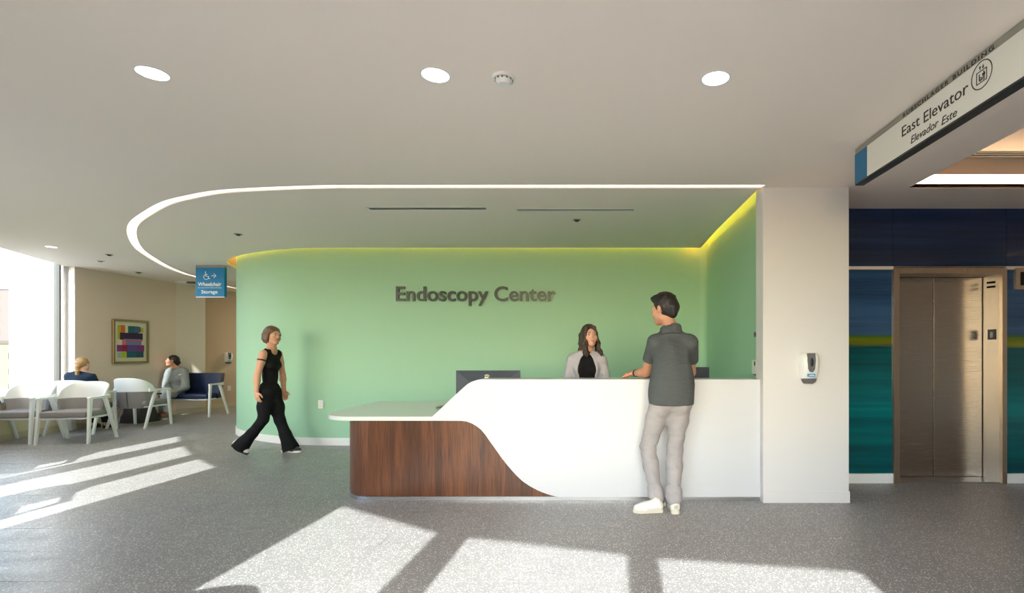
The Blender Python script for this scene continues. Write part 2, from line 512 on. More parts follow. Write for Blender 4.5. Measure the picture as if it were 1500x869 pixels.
OX0, OX1, DY = 3.028, 4.046, 5.33      # elevator opening, door plane
HZ = 2.138
ew = MB()
ew.box(PX1 - 0.05, OX0 - 0.006, EY + 0.02, EY + 0.30, 0, 3.1)
ew.box(OX1 + 0.006, 6.6, EY + 0.02, EY + 0.30, 0, 3.1)
ew.box(OX0 - 0.006, OX1 + 0.006, EY + 0.021, EY + 0.30, HZ - 0.048, 3.1)
ew.box(OX0 - 0.3, OX1 + 0.3, EY + 0.30, EY + 0.5, 0, 3.1)
struct(ew.build('wall_elevator', plain('dark_backing', srgb(60, 62, 66), 0.6, nscale=20), smooth=None))
# back-painted glass panels
def art_mat():
    m = Mat('painted_art_glass', rough=0.06)
    geo = m.node('ShaderNodeNewGeometry').outputs['Position']
    sep = m.node('ShaderNodeSeparateXYZ'); m.link(geo, sep.inputs[0])
    mp = m.node('ShaderNodeMapping'); mp.inputs['Scale'].default_value = (0.35, 0.35, 9); m.link(geo, mp.inputs[0])
    n = m.noise(mp.outputs[0], 1.0, 4, 0.65)
    a = m.node('ShaderNodeMath', operation='MULTIPLY_ADD'); m.link(n, a.inputs[0]); a.inputs[1].default_value = 0.12; m.link(sep.outputs[2], a.inputs[2])
    d = m.node('ShaderNodeMath', operation='DIVIDE'); m.link(a.outputs[0], d.inputs[0]); d.inputs[1].default_value = 2.8
    z = lambda q: (q + 0.06) / 2.8
    c = m.ramp(d.outputs[0], [(0.0, srgb(0, 96, 100)), (z(0.45), srgb(0, 104, 108)), (z(0.8), srgb(0, 116, 122)), (z(1.15), srgb(0, 92, 98)), (z(1.355), srgb(0, 78, 86)),
        (z(1.37), srgb(150, 150, 20)), (z(1.42), srgb(132, 146, 26)), (z(1.46), srgb(60, 112, 40)), (z(1.485), srgb(58, 92, 132)),
        (z(1.8), srgb(50, 88, 134)), (z(2.1), srgb(40, 78, 122)), (z(2.2), srgb(34, 58, 92)), (z(2.72), srgb(34, 58, 104))])
    n2 = m.ramp(n, [(0.36, (0, 0, 0, 1)), (0.62, (1, 1, 1, 1))])
    dk = m.mix(1.0, c, (0.45, 0.5, 0.58, 1), 'MULTIPLY')
    m.link(m.mix(n2, dk, c), m.b.inputs['Base Color'])
    return m.m
M['art'] = art_mat()
seams = [PX1, 2.97, 4.10, 5.25, 6.5]
panels = struct(MB().box(PX1, 6.5, EY + 0.012, EY + 0.02, 2.150, 2.158).build('trim_reveal_back', M['steel_frame'], smooth=None))
for i in range(4):
    p = MB(); p.box(seams[i] + 0.002, seams[i + 1] - 0.002, EY, EY + 0.012, 2.16, 2.99)
    p.build('panel', M['art'], panels, smooth=None)
for a, b in ((PX1, 2.972), (4.092, 5.25), (5.25, 6.5)):
    p = MB(); p.box(a + 0.002, b - 0.002, EY, EY + 0.012, 0.100, 2.122)
    p.build('panel', M['art'], panels, smooth=None)
tr = MB()
for a, b in ((PX1, 2.972), (4.092, 6.5)): tr.box(a, b, EY - 0.008, EY + 0.012, 2.124, 2.156)
struct(tr.build('trim_reveal', plain('pale_trim', srgb(226, 214, 204), 0.35, nscale=30), smooth=None))
tb = MB()
for a, b in ((PX1, 2.972), (4.092, 6.5)): tb.box(a, b, EY - 0.008, EY + 0.015, 0.0, 0.097)
struct(tb.build('baseboard_elevator', M['baseboard'], smooth=None))
wr = MB(); wr.box(6.45, 6.6, -1.8, EY + 0.3, 0, 3.1)
struct(wr.build('wall_right', M['white_wall'], smooth=None))

# elevator: door leaves, frame
el = struct(MB().prism([(OX0 - 0.056, 0), (OX0, 0), (OX0, HZ - 0.054), (OX1, HZ - 0.054), (OX1, 0), (OX1 + 0.046, 0), (OX1 + 0.046, HZ), (OX0 - 0.056, HZ)], EY - 0.02, EY + 0.02, 'y').build('door_1', M['steel_frame'], smooth=None))
j = MB(); j.box(OX1, OX1 + 0.004, EY + 0.02, DY, 0, HZ - 0.054); j.box(OX0 - 0.004, OX0, EY + 0.02, DY, 0, HZ - 0.054)
j.box(OX0, OX1, EY + 0.02, DY, HZ - 0.054, HZ - 0.050)
j.build('door_jamb', steel_mat('jamb_stainless', srgb(214, 204, 194), 0.42, (4, 4, 300)), el, smooth=None)  # lighter than the frame steel, a bright reflection put into the colour
MIDX = 3.534
for a, b in ((OX0 + 0.001, MIDX - 0.003), (MIDX + 0.003, OX1 - 0.006)):
    MB().box(a, b, DY, DY + 0.03, 0.008, HZ - 0.058, 0.003).build('door_leaf', M['steel'], el, smooth=None)
MB().box(OX0, OX1, EY + 0.02, DY + 0.06, 0.0, 0.006).build('door_threshold', M['alu'], el, smooth=None)
# car floor number plate on the right jamb
pl8 = MB().box(OX1 - 0.006, OX1 - 0.0005, 5.15, 5.255, 1.43, 1.535, 0.001)
np_ = pl8.build('floor_number_plate', M['black'], el, smooth=None)
t8 = place_text(text_mesh('8', 0.0006, 0.02), 0.034, 0.058, (OX1 - 0.0068, 5.22, 1.452), (0, -1, 0), (0, 0, 1))
link_mesh('numeral', t8, M['white_ink'], np_)
lan = MB()
for zz in (2.0, 1.955):
    lan.prism([(5.16, zz), (5.27, zz + 0.005), (5.27, zz + 0.025), (5.16, zz + 0.02)], OX1 - 0.004, OX1 - 0.0005, 'x')
lan.build('door_lantern', M['dark_hole'], el, smooth=None)
# position indicator
pi = MB().box(4.18, 4.62, EY - 0.02, EY, 1.925, 2.138, 0.002)
pi_o = tag(pi.build('elevator_indicator', M['steel_frame'], smooth=None), 'steel framed elevator position indicator on the wall right of the elevator, cut by frame edge', 'indicator')
MB().box(4.225, 4.575, EY - 0.023, EY - 0.019, 1.965, 2.098).build('display', M['dark_hole'], pi_o, smooth=None)
# ------------------------------------------------------------------ ceiling
slot_c = [(1.463, 4.405), (-1.24, 4.405), (-2.23, 4.41)]
slot_px = [(410, 276), (327, 280.7), (277, 289), (243, 298), (217, 312), (197, 327), (193, 343), (200, 360), (213, 372), (243, 390), (270, 401), (288, 406)]
curve = catmull([(-2.23, 4.41)] + [CE(*p) for p in slot_px] + [(-8.0, 11.1), (-8.05, 12.0)], 5)
slot_line = [(1.463, 4.405), (-0.5, 4.405)] + curve
SW = 0.043
slot_a = offset(slot_line, SW); slot_b = offset(slot_line, -SW)
slot_hole = slot_a + slot_b[::-1]
# gap above the green wall (light cove)
gap_line = [p for p in gws if p[1] < 11.9 or p[0] > -5]
gi = offset(gap_line, -0.125)
gap_hole = gi + [(1.57, 4.43)] + offset(gap_line, 0.06)[::-1]
gap_hole = gi[:-1] + [(1.435, 4.46), (1.60, 4.46)] + offset(gap_line, 0.05)[::-1]
TX0, TY0, TY1 = 2.73, 1.6, 4.44
tray_hole = [(TX0, TY0), (6.2, TY0), (6.2, TY1), (TX0, TY1)]
lights_px = [(223.4, 107.5), (637.9, 110.2), (1048.2, 115)]
lights = [CE(*p) for p in lights_px]
lights += [(-3.9, 2.65), (2.0, 2.68 - 2.2), (0.6, 0.45), (-0.85, 0.45), (-2.3, 0.75)]  # further downlights out of view, added as fill
small = [CE(75, 362), CE(160, 373), CE(147, 382), CE(203, 399)]
LR = 0.072
circles = [arc(x, y, LR, 0, 345, 23) for x, y in lights]
lt_spot = [CE(75, 362)]
circles += [arc(x, y, 0.06, 0, 345, 23) for x, y in lt_spot]
# linear air diffusers cut in
vents = [(-2.23, -1.07, 5.08), (-0.77, 0.40, 5.14)]
vh = [[(a, y - 0.035), (b, y - 0.035), (b, y + 0.035), (a, y + 0.035)] for a, b, y in vents]
outl = [(-9.0, 15.0), (6.6, 15.0)] + [(6.6, -1.75)] + [p for p in allp[::-1] if p != (6.6, -1.75)] + [(-9.0, 8.6)]
# the ceiling stops short of the first window, which runs up into a shade pocket
cout = []
for p in outl:
    if p == (-8.66, 7.70): cout += [(-8.42, 6.96), (-8.10, 6.95), (-8.46, 7.72)]
    else: cout.append(p)
cme = plate_mesh('ceiling', cout, [slot_hole, gap_hole, tray_hole] + circles + vh, H, H + 0.035)
ceiling = struct(link_mesh('ceiling', cme, M['ceiling']))
rme = plate_mesh('roof_slab', offset(outl + [outl[0]], 0)[:-1], [], 3.10, 3.22)
struct(link_mesh('ceiling_slab', rme, M['ceiling']))
# slot light lens
la, lb = offset(slot_line, SW + 0.004), offset(slot_line, -SW - 0.004)
lens = MB()
lens.rings([[(a[0], a[1], H + 0.012), (b[0], b[1], H + 0.012), (b[0], b[1], H + 0.030), (a[0], a[1], H + 0.030)] for a, b in zip(la, lb)])
sl = tag(lens.build('slot_light', emit('slot_light_lens', (1.0, 0.83, 0.73, 1), 0.92), smooth=None), 'long curved recessed light slot sweeping round the reception ceiling', 'ceiling light')
sl.data.materials[0].node_tree.nodes['Principled BSDF'].inputs['Base Color'].default_value = (0.9, 0.85, 0.8, 1)
# cove light strip lying on the ceiling edge along the green wall
cv = offset(gap_line, -0.20); cv2 = offset(gap_line, -0.17)
cm = MB(); cm.rings([[(a[0], a[1], H + 0.036), (b[0], b[1], H + 0.036), (b[0], b[1], H + 0.052), (a[0], a[1], H + 0.052)] for a, b in zip(cv[2:-1], cv2[2:-1])])
tag(cm.build('cove_light', emit('yellow_led_strip', (1.0, 0.66, 0.06, 1), 10.0), smooth=None), 'yellow light strip hidden above the ceiling edge along the green wall', 'strip light')
M['lamp'] = emit('downlight_lens', (1.0, 0.97, 0.92, 1), 9.0)
dl_labels = ['round recessed downlight at the upper left of the white ceiling', 'middle recessed downlight, left of the smoke detector', 'round recessed downlight at the right, toward the elevator sign']
for i, (x, y) in enumerate(lights):
    lab = dl_labels[i] if i < 3 else ['recessed downlight farthest left, beyond the left picture edge', 'recessed downlight beside the elevator sign, above the picture edge', 'recessed downlight right above the camera', 'recessed downlight just left of the camera, above the picture', 'recessed downlight by the window left of the camera'][i - 3]
    r0 = root('downlight', (x, y, H), lab, 'downlight', 'round downlights in the main ceiling')
    ring = MB(); n = 28; rs = []
    for rad, z in ((LR - 0.001, 0.0), (LR + 0.006, 0.0), (LR + 0.006, -0.002), (LR - 0.004, -0.002), (LR - 0.006, 0.02), (LR - 0.001, 0.02)):
        rs.append([(rad * math.cos(2 * math.pi * k / n), rad * math.sin(2 * math.pi * k / n), z) for k in range(n)])
    rs.append(rs[0]); ring.rings(rs, cap=False)
    ring.build('trim_ring', M['white_plastic'], r0)
    MB().cyl((0, 0, 0.004), (0, 0, 0.016), LR - 0.005, n=28).build('lens', M['lamp'], r0)
r0 = root('downlight', (*lt_spot[0], H), 'far small recessed downlight near the window, above the armchairs', 'downlight')
MB().cyl((0, 0, 0.002), (0, 0, 0.016), 0.058, n=24).build('lens', emit('dim_lens', (1, 0.97, 0.92, 1), 2.0), r0)
def lamp_light(x, y, e, c=(1.0, 0.93, 0.85)):
    ld = bpy.data.lights.new('downlight_beam', 'AREA'); ld.energy = e; ld.shape = 'DISK'; ld.size = 0.13; ld.color = c
    lo = bpy.data.objects.new('downlight_beam', ld); COL.objects.link(lo); lo.location = (x, y, H - 0.004)
lamp_light(*lt_spot[0], 16)
# warm spill lights of the waiting corner and the corridor (corridor lamp unseen, inferred from the warm-lit wall)
for (x, y, e, c, nm) in ((-7.2, 13.4, 24, (1.0, 0.80, 0.64), 'corridor_lamp'),):
    ld = bpy.data.lights.new(nm, 'AREA'); ld.energy = e; ld.size = 0.3; ld.color = c
    lo = bpy.data.objects.new(nm, ld); COL.objects.link(lo); lo.location = (x, y, H - 0.02)

# diffusers
for i, (a, b, y) in enumerate(vents):
    v0 = root('air_diffuser', ((a + b) / 2, y, H), ['left linear slot diffuser in the reception ceiling, above the lettering', 'right linear slot diffuser in the reception ceiling, above the receptionist'][i], 'vent', 'linear diffusers in the reception ceiling')
    h = (b - a) / 2
    fm = MB()
    fm.box(-h - 0.012, h + 0.012, -0.045, -0.035, -0.003, 0.012); fm.box(-h - 0.012, h + 0.012, 0.035, 0.045, -0.003, 0.012)
    fm.box(-h - 0.012, -h, -0.035, 0.035, -0.003, 0.012); fm.box(h, h + 0.012, -0.035, 0.035, -0.003, 0.012)
    fm.build('frame', M['white_plastic'], v0, smooth=None)
    MB().box(-h, h, -0.006, 0.006, -0.001, 0.012).build('blade', M['grey_metal'], v0, smooth=None)
    MB().box(-h, h, -0.035, 0.035, 0.02, 0.03).build('backing', M['dark_hole'], v0, smooth=None)
# tiny fittings
def sprinkler(x, y, r, label, dark=False):
    s0 = root('sprinkler', (x, y, H), label, 'sprinkler', 'ceiling sprinklers and sensors')
    MB().cyl((0, 0, -0.006), (0, 0, 0), r, n=24).build('cover_plate', M['grey_metal'] if dark else M['white_plastic'], s0)
    MB().cyl((0, 0, -0.02), (0, 0, -0.006), r * 0.45, r * 0.6, n=16).build('head', M['black'] if dark else M['grey_metal'], s0)
sprinkler(*CE(845, 322), 0.042, 'small round sprinkler in the reception ceiling above the receptionist', True)
sprinkler(*CE(349, 343), 0.045, 'small dark sprinkler in the ceiling left of the green wall', True)
sprinkler(*CE(160, 373), 0.045, 'small dark sprinkler above the framed picture, nearest the window', True)
sprinkler(*CE(147, 382), 0.055, 'small pale sensor just behind the dark sprinkler above the picture')
sprinkler(*CE(203, 399), 0.055, 'small grey sprinkler above the right edge of the framed picture', True)
sx, sy = CE(738, 113)
sdt = root('smoke_detector', (sx, sy, H), 'round white smoke detector on the main ceiling beside the middle downlight', 'smoke detector')
b_ = MB(); b_.cyl((0, 0, -0.014), (0, 0, 0), 0.056, 0.058, 32); b_.build('base', M['white_plastic'], sdt)
b_ = MB(); b_.cyl((0, 0, -0.040), (0, 0, -0.018), 0.030, 0.046, 32); b_.build('chamber', M['white_plastic'], sdt)
b_ = MB()
for k in range(12):
    a = k * math.pi / 6; b_.box(0.040, 0.047, -0.004, 0.004, -0.022, -0.013, M=Matrix.Rotation(a, 4, 'Z'))
b_.build('vent_ring', M['grey_plastic'], sdt)
sx, sy = CE(268, 413)
rd = root('round_ceiling_lamp', (sx, sy, H), 'flat round white surface fixture on the ceiling over the corner of the waiting area', 'ceiling light')
MB().cyl((0, 0, -0.03), (0, 0, 0), 0.12, 0.13, 32).build('housing', M['white_plastic'], rd)
MB().box(0.10, 0.24, -0.05, 0.05, -0.035, 0).build('bracket', M['grey_plastic'], rd, smooth=None)

# elevator lobby light tray
tray = MB()
t_z = 2.97
tray.box(TX0 - 0.03, TX0, TY0, TY1, H + 0.001, t_z); tray.box(6.2, 6.23, TY0, TY1, H + 0.001, t_z)
tray.box(TX0 - 0.03, 6.23, TY0 - 0.03, TY0, H + 0.001, t_z); tray.box(TX0 - 0.03, 6.23, TY1, TY1 + 0.02, H + 0.001, t_z)
tray.box(TX0 - 0.03, 6.23, TY0 - 0.03, TY1 + 0.02, t_z, t_z + 0.03)
tray.box(TX0, 6.2, TY1 - 0.03, TY1, H + 0.105, t_z)
struct(tray.build('ceiling_tray', plain('tray_paint', srgb(226, 206, 184), 0.6, nscale=40, nbump=0.02), smooth=None))
tl = MB(); tl.box(TX0 + 0.02, 6.15, TY1 - 0.012, TY1 - 0.001, H + 0.036, H + 0.10)
tag(tl.build('tray_light', emit('warm_tray_led', (1.0, 0.72, 0.46, 1), 15.0), smooth=None), 'warm linear light along the back edge of the elevator lobby ceiling recess', 'strip light')
dv = root('air_diffuser', (4.4, 4.29, t_z), 'long linear slot diffuser inside the warm lit lobby ceiling recess', 'vent')
q = MB(); q.box(-1.6, 1.75, -0.045, 0.045, -0.006, -0.001); q.build('frame', M['grey_metal'], dv, smooth=None)
q = MB(); q.box(-1.58, 1.73, -0.033, -0.010, -0.008, -0.006); q.box(-1.58, 1.73, 0.010, 0.033, -0.008, -0.006); q.build('slot', M['dark_hole'], dv, smooth=None)

# ------------------------------------------------------------------ elevator sign
SGX = 1.83
def sg(x, y):    # point of the sign plane
    s = (x - 870) / SGX
    return 750 / s, CAM_H + (515 - y) / s
Yf = sg(1252, 0)[0]; Yn = 1.9
sign = root('overhead_sign', (SGX + 0.03, (Yf + Yn) / 2, H), 'long white overhead elevator sign with blue end block hanging from the ceiling at right', 'sign')
M['sign_face'] = plain('sign_face', srgb(238, 236, 230), 0.35, nscale=30, nbump=0.005)
M['sign_rail'] = plain('sign_rail', srgb(158, 156, 146), 0.45, 0.2, nscale=30, nbump=0.01)
zb = sg(1252, 272)[1]; zt = sg(1252, 231)[1]
print('sign', Yf, zb, zt, H)
zt = 2.688
MB().box(SGX + 0.004, SGX + 0.055, Yn, Yf, zt, H - 0.003, 0.001).build('header_rail', M['sign_rail'], sign, world=True, smooth=None)
MB().box(SGX + 0.02, SGX + 0.04, Yn + 0.02, Yf - 0.2, H - 0.003, H).build('mounting_rail', M['dark_hole'], sign, world=True, smooth=None)
Yb = sg(1270, 0)[0]
MB().box(SGX, SGX + 0.06, Yn, Yb, zb + 0.01, zt, 0.001).build('face_panel', M['sign_face'], sign, world=True, smooth=None)
MB().box(SGX, SGX + 0.06, Yb, Yf, zb + 0.01, zt, 0.001).build('colour_block', plain('sign_blue', srgb(0, 110, 160), 0.35, nscale=30), sign, world=True, smooth=None)
MB().box(SGX + 0.002, SGX + 0.062, Yn, Yf, zb, zb + 0.01).build('bottom_rail', M['mullion'], sign, world=True, smooth=None)
def sign_text(txt, xa, xb, yb_px, cap_px, lab, sp=1.0, shear=0.0, off=0.0):
    ya, za = sg(xa, yb_px); yb, _ = sg(xb, 0); s = 750 / ya
    me = place_text(text_mesh(txt, 0.0008, off, shear, sp), ya - yb, cap_px / s, (SGX - 0.0012, ya, za), (0, -1, 0), (0, 0, 1))
    return tag(link_mesh(lab, me, M['ink'], sign, world=True), kind='stuff' if False else None)
def rail_text(txt, xa, xb):
    ya, yb = sg(xa, 0)[0], sg(xb, 0)[0]
    me = place_text(text_mesh(txt, 0.0008, 0.012, 0.0, 1.3), ya - yb, 0.023, (SGX + 0.0028, ya, zt + 0.008), (0, -1, 0), (0, 0, 1))
    link_mesh('building_lettering', me, M['ink'], sign, world=True)
rail_text('RUBSCHLAGER', 1322, 1388.5); rail_text('BUILDING', 1395, 1455)
sign_text('East', 1321.5, 1347.5, 201, 15.5, 'elevator_lettering')
sign_text('Elevator', 1353.5, 1418.5, 180.5, 16.6, 'elevator_lettering')
sign_text('Elevador', 1334.5, 1375, 211, 11.5, 'spanish_lettering', shear=0.22)
sign_text('Este', 1379.5, 1402, 184.0, 12.5, 'spanish_lettering', shear=0.22)
# elevator pictogram: ring, car with figures, arrows
cy_, cz_ = sg(1438, 109.5); cr = 20.5 / (750 / cy_)
pg = MB()
def ringm(m, cyy, czz, r0_, r1_, n=36, x=SGX - 0.0015):
    rs = []
    for rad, xx in ((r0_, x), (r1_, x), (r1_, x + 0.0014), (r0_, x + 0.0014), (r0_, x)):
        rs.append([(xx, cyy - rad * math.cos(2 * math.pi * k / n), czz + rad * math.sin(2 * math.pi * k / n)) for k in range(n)])
    m.rings(rs, cap=False)
ringm(pg, cy_, cz_, cr * 0.93, cr)
u = cr
def rect(m, a, b, c, d):  # in units of the radius, a..b across (left to right), c..d up
    m.box(SGX - 0.0015, SGX - 0.0001, cy_ - b * u, cy_ - a * u, cz_ + c * u, cz_ + d * u)
rect(pg, -0.5, 0.5, -0.55, -0.49); rect(pg, -0.5, 0.5, 0.27, 0.33); rect(pg, -0.5, -0.44, -0.55, 0.33); rect(pg, 0.44, 0.5, -0.55, 0.33)
rect(pg, 0.12, 0.18, -0.45, 0.0); rect(pg, 0.24, 0.30, -0.45, 0.0); rect(pg, 0.08, 0.34, -0.1, 0.06)
rect(pg, -0.25, -0.18, -0.28, 0.0); rect(pg, -0.25, -0.02, -0.32, -0.26)
for sgn, cx0 in ((1, -0.14), (-1, 0.14)):
    zz = 0.62 if sgn > 0 else 0.44
    rect(pg, cx0 - 0.025, cx0 + 0.025, 0.40, 0.68)
    pg.prism([(cy_ - (cx0 - 0.1) * u, cz_ + (0.54) * u), (cy_ - (cx0 + 0.1) * u, cz_ + (0.54) * u), (cy_ - cx0 * u, cz_ + (0.54 + 0.16 * sgn) * u)], SGX - 0.0015, SGX - 0.0001, 'x')
pg.build('elevator_pictogram', M['ink'], sign, world=True, smooth=None)
pg = MB(); ringm(pg, cy_ + 0.10 * u, cz_ - 0.27 * u, 0.10 * u, 0.155 * u, 20)
for cx0, c0 in ((0.21, 0.14), (-0.215, 0.07)): ringm(pg, cy_ - cx0 * u, cz_ + c0 * u, 0.0, 0.055 * u, 14)
pg.build('figure_pictogram', M['ink'], sign, world=True, smooth=None)

# ------------------------------------------------------------------ wheelchair storage sign
WY = 8.44
def wp(x, y): return ((x - 870) / 750 * WY, CAM_H + (515 - y) / 750 * WY)
x0, zt_ = wp(288, 392.5); x1, zb_ = wp(330, 436)
ws = root('wheelchair_sign', ((x0 + x1) / 2, WY, H), 'square blue hanging sign with white wheelchair symbol and arrow', 'sign')
MB().box(x0, x1, WY - 0.02, WY + 0.04, zt_, H - 0.001, 0.002).build('header_rail', M['sign_rail'], ws, world=True, smooth=None)
MB().box(x0, x1, WY - 0.02, WY + 0.04, zb_ + 0.012, zt_, 0.002).build('face_panel', plain('sign_bright_blue', srgb(0, 126, 188), 0.55, nscale=30), ws, world=True, smooth=None)
MB().box(x0, x1, WY - 0.02, WY + 0.04, zb_, zb_ + 0.012).build('bottom_rail', M['alu'], ws, world=True, smooth=None)
def wtext(t, xa, xb, ybase, cap, nm, off=0.0):
    a, z = wp(xa, ybase); b, _ = wp(xb, 0)
    me = place_text(text_mesh(t, 0.0008, off), b - a, cap / 750 * WY, (a, WY - 0.0215, z), (1, 0, 0), (0, 0, 1))
    link_mesh(nm, me, M['white_ink'], ws, world=True)
wtext('Wheelchair', 291.5, 325.5, 419.3, 5.6, 'wheelchair_lettering', 0.015)
wtext('Almacenamiento Sillas de Ruedas', 291, 326, 422.6, 1.7, 'spanish_lettering')
wtext('Storage', 296.5, 320, 430.2, 5.2, 'storage_lettering', 0.015)
wy_ = WY - 0.0215
px = 1 / 750 * WY
def W3(xp, yp): a, z = wp(xp, yp); return (a, wy_, z)
pgm = MB()
# wheel ring (three quarters), body, seat, leg, head
cx_, cz2 = 303.5, 406.2
pts = [W3(cx_ + 3.6 * math.cos(math.radians(t)), cz2 - 3.6 * math.sin(math.radians(t))) for t in range(125, 365 + 20, 12)]
pgm.tube(pts, 0.5 * px, 6)
pgm.tube([W3(302.6, 400.2), W3(303, 405.0), W3(306.2, 405.2), W3(307.6, 409.0), W3(309.4, 408.4)], 0.55 * px, 6)
pgm.tube([W3(302.8, 402.4), W3(305.6, 402.4)], 0.45 * px, 6)
pgm.ball(W3(302.5, 398.9), 0.95 * px, 12, 8, (1, 0.3, 1))
pgm.build('wheelchair_pictogram', M['white_ink'], ws, world=True)
ar = MB(); ar.tube([W3(311.2, 404.3), W3(317.6, 404.3)], 0.5 * px, 6); ar.tube([W3(314.6, 401.3), W3(318, 404.3), W3(314.6, 407.3)], 0.5 * px, 6)
ar.build('arrow', M['white_ink'], ws, world=True)

# ------------------------------------------------------------------ wall lettering
LY = GY
lx0, lx1 = (581 - 870) / 750 * LY, (814 - 870) / 750 * LY
lz = CAM_H + (515 - 441) / 750 * LY
ltr = root('wall_lettering', ((lx0 + lx1) / 2, LY - 0.02, lz), 'raised charcoal lettering reading Endoscopy Center on the green wall', 'lettering')
me = place_text(text_mesh('Endoscopy Center', 0.014, 0.016), lx1 - lx0, 0.208, (lx0, LY - 0.016, lz), (1, 0, 0), (0, 0, 1))
bm = bmesh.new(); bm.from_mesh(me); bm.verts.ensure_lookup_table()
bmesh.ops.remove_doubles(bm, verts=bm.verts, dist=1e-5); bm.verts.ensure_lookup_table()
seen = set(); islands = []
for v in bm.verts:
    if v in seen: continue
    stack = [v]; isl = []
    seen.add(v)
    while stack:
        a = stack.pop(); isl.append(a)
        for e in a.link_edges:
            b = e.other_vert(a)
            if b not in seen: seen.add(b); stack.append(b)
    islands.append(isl)
islands.sort(key=lambda L: min(v.co.x for v in L))
off = woff(ltr)
for isl in islands:
    idx = {v: i for i, v in enumerate(isl)}
    fs = {f for v in isl for f in v.link_faces}
    m2 = bpy.data.meshes.new('letter')
    m2.from_pydata([v.co - off for v in isl], [], [[idx[v] for v in f.verts] for f in fs])
    link_mesh('letter', m2, M['letter'], ltr)
bm.free()

# ------------------------------------------------------------------ reception desk
DX = lambda x: (x - 870) / 166.4
DZ = lambda y: CAM_H - (y - 515) / 166.4
FY = 4.507
desk = root('reception_desk', (-0.3, FY + 0.3, 0), 'long white and walnut reception desk with a sweeping curved front', 'desk')
woodc = [(675.8, 616.6), (684, 617.6), (691.6, 620.5), (698.5, 624.5), (704.9, 629.5), (711.5, 637.5), (718, 647), (726, 658), (734, 669.5), (742, 679.8), (749.8, 689), (757.5, 697.4), (765.7, 705), (776, 712), (786.9, 717.9), (796, 721.8), (805.4, 725), (813, 727), (821, 728.4)]
wc = [(DX(a), DZ(b)) for a, b in woodc]
topc = [(633, 610.5), (644, 600.5), (657, 588.4), (669, 577.2), (680, 567.2), (686, 562.2), (691.6, 559.3), (698, 557), (705, 556)]
tc = [(DX(a), DZ(b)) for a, b in topc]
zs0, zs1 = DZ(616.4), DZ(610.5)       # counter slab bottom, top
TK = 0.030
front = [(DX(633), zs0)] + tc + [(PX0 - 0.002, DZ(556)), (PX0 - 0.002, TK)] + [(wc[-1][0], TK)] + wc[::-1]
MB().prism(front, FY - 0.006, FY + 0.014, 'y').build('front_panel', M['solid_white'], desk, world=True, smooth=20)
# transaction ledge: the raised wall behind the front panel
led = tc + [(PX0 - 0.002, DZ(556)), (PX0 - 0.002, DZ(556) - 0.035), (DX(706), DZ(556) - 0.035)] + [(a + 0.03, b - 0.03) for a, b in tc[::-1][1:]]
MB().prism(led, FY + 0.014, FY + 0.27, 'y').build('transaction_ledge', M['solid_white'], desk, world=True, smooth=20)
MB().box(DX(650), PX0 - 0.002, FY + 0.014, FY + 0.10, TK, zs1 - 0.02).build('carcass', M['solid_white'], desk, world=True, smooth=None)
MB().box(DX(705), PX0 - 0.002, FY + 0.016, FY + 0.06, zs1, DZ(556) - 0.036).build('back_panel', M['solid_white'], desk, world=True, smooth=None)
# walnut body with rounded corner
rc = 0.30; bx = -2.265; by1 = 5.80
fy = FY + 0.012
body = [(wc[0][0] + 0.95, fy)] + [(bx + rc, fy)][:1] + arc(bx + rc, fy + rc, rc, 270, 180, 10)[1:] + [(bx, by1), (bx + 0.03, by1)]
inner = [(bx + 0.03, fy + rc)] + arc(bx + rc, fy + rc, rc - 0.03, 180, 270, 8) + [(wc[0][0] + 0.95, fy + 0.03)]
wb = MB(); wb.prism(body + inner, TK, zs0 + 0.001); wb.build('walnut_panel', M['wood'], desk, world=True, smooth=35)
# counter slab
sxl = -2.47; rr = 0.34; fy2 = FY - 0.006
slab = [(DX(650), fy2 + 0.03), (DX(640), fy2 + 0.01), (DX(633), fy2), (sxl + rr, fy2)] + arc(sxl + rr, fy2 + rr, rr, 270, 180, 10)[1:] + [(sxl, 5.88), (-0.9, 5.88), (-0.9, 5.20), (PX0 + 0.05, 5.20), (PX0 + 0.05, 4.64), (PX0 - 0.002, 4.64), (PX0 - 0.002, FY + 0.10), (DX(650), FY + 0.10)]
ms = MB(); ms.prism(slab, zs0, zs1); ms.build('counter_top', plain('warm_white_counter', srgb(226, 228, 222), 0.22, nscale=30, nbump=0.004), desk, world=True, smooth=35)
MB().box(-2.2, -0.93, 5.74, 5.80, TK, zs0 - 0.001).build('back_board', M['wood'], desk, world=True, smooth=None)
tk = MB()
fo = [(PX0 - 0.002, FY - 0.001), (bx + rc, FY - 0.001)] + arc(bx + rc, FY - 0.001 + rc, rc + 0.002, 270, 180, 10)[1:] + [(bx - 0.002, by1)]
tk.rings([[(a[0], a[1], 0.0), (b[0], b[1], 0.0), (b[0], b[1], TK), (a[0], a[1], TK)] for a, b in zip(fo, offset(fo, -0.02))])
tk.build('toe_kick', M['alu'], desk, world=True, smooth=35)

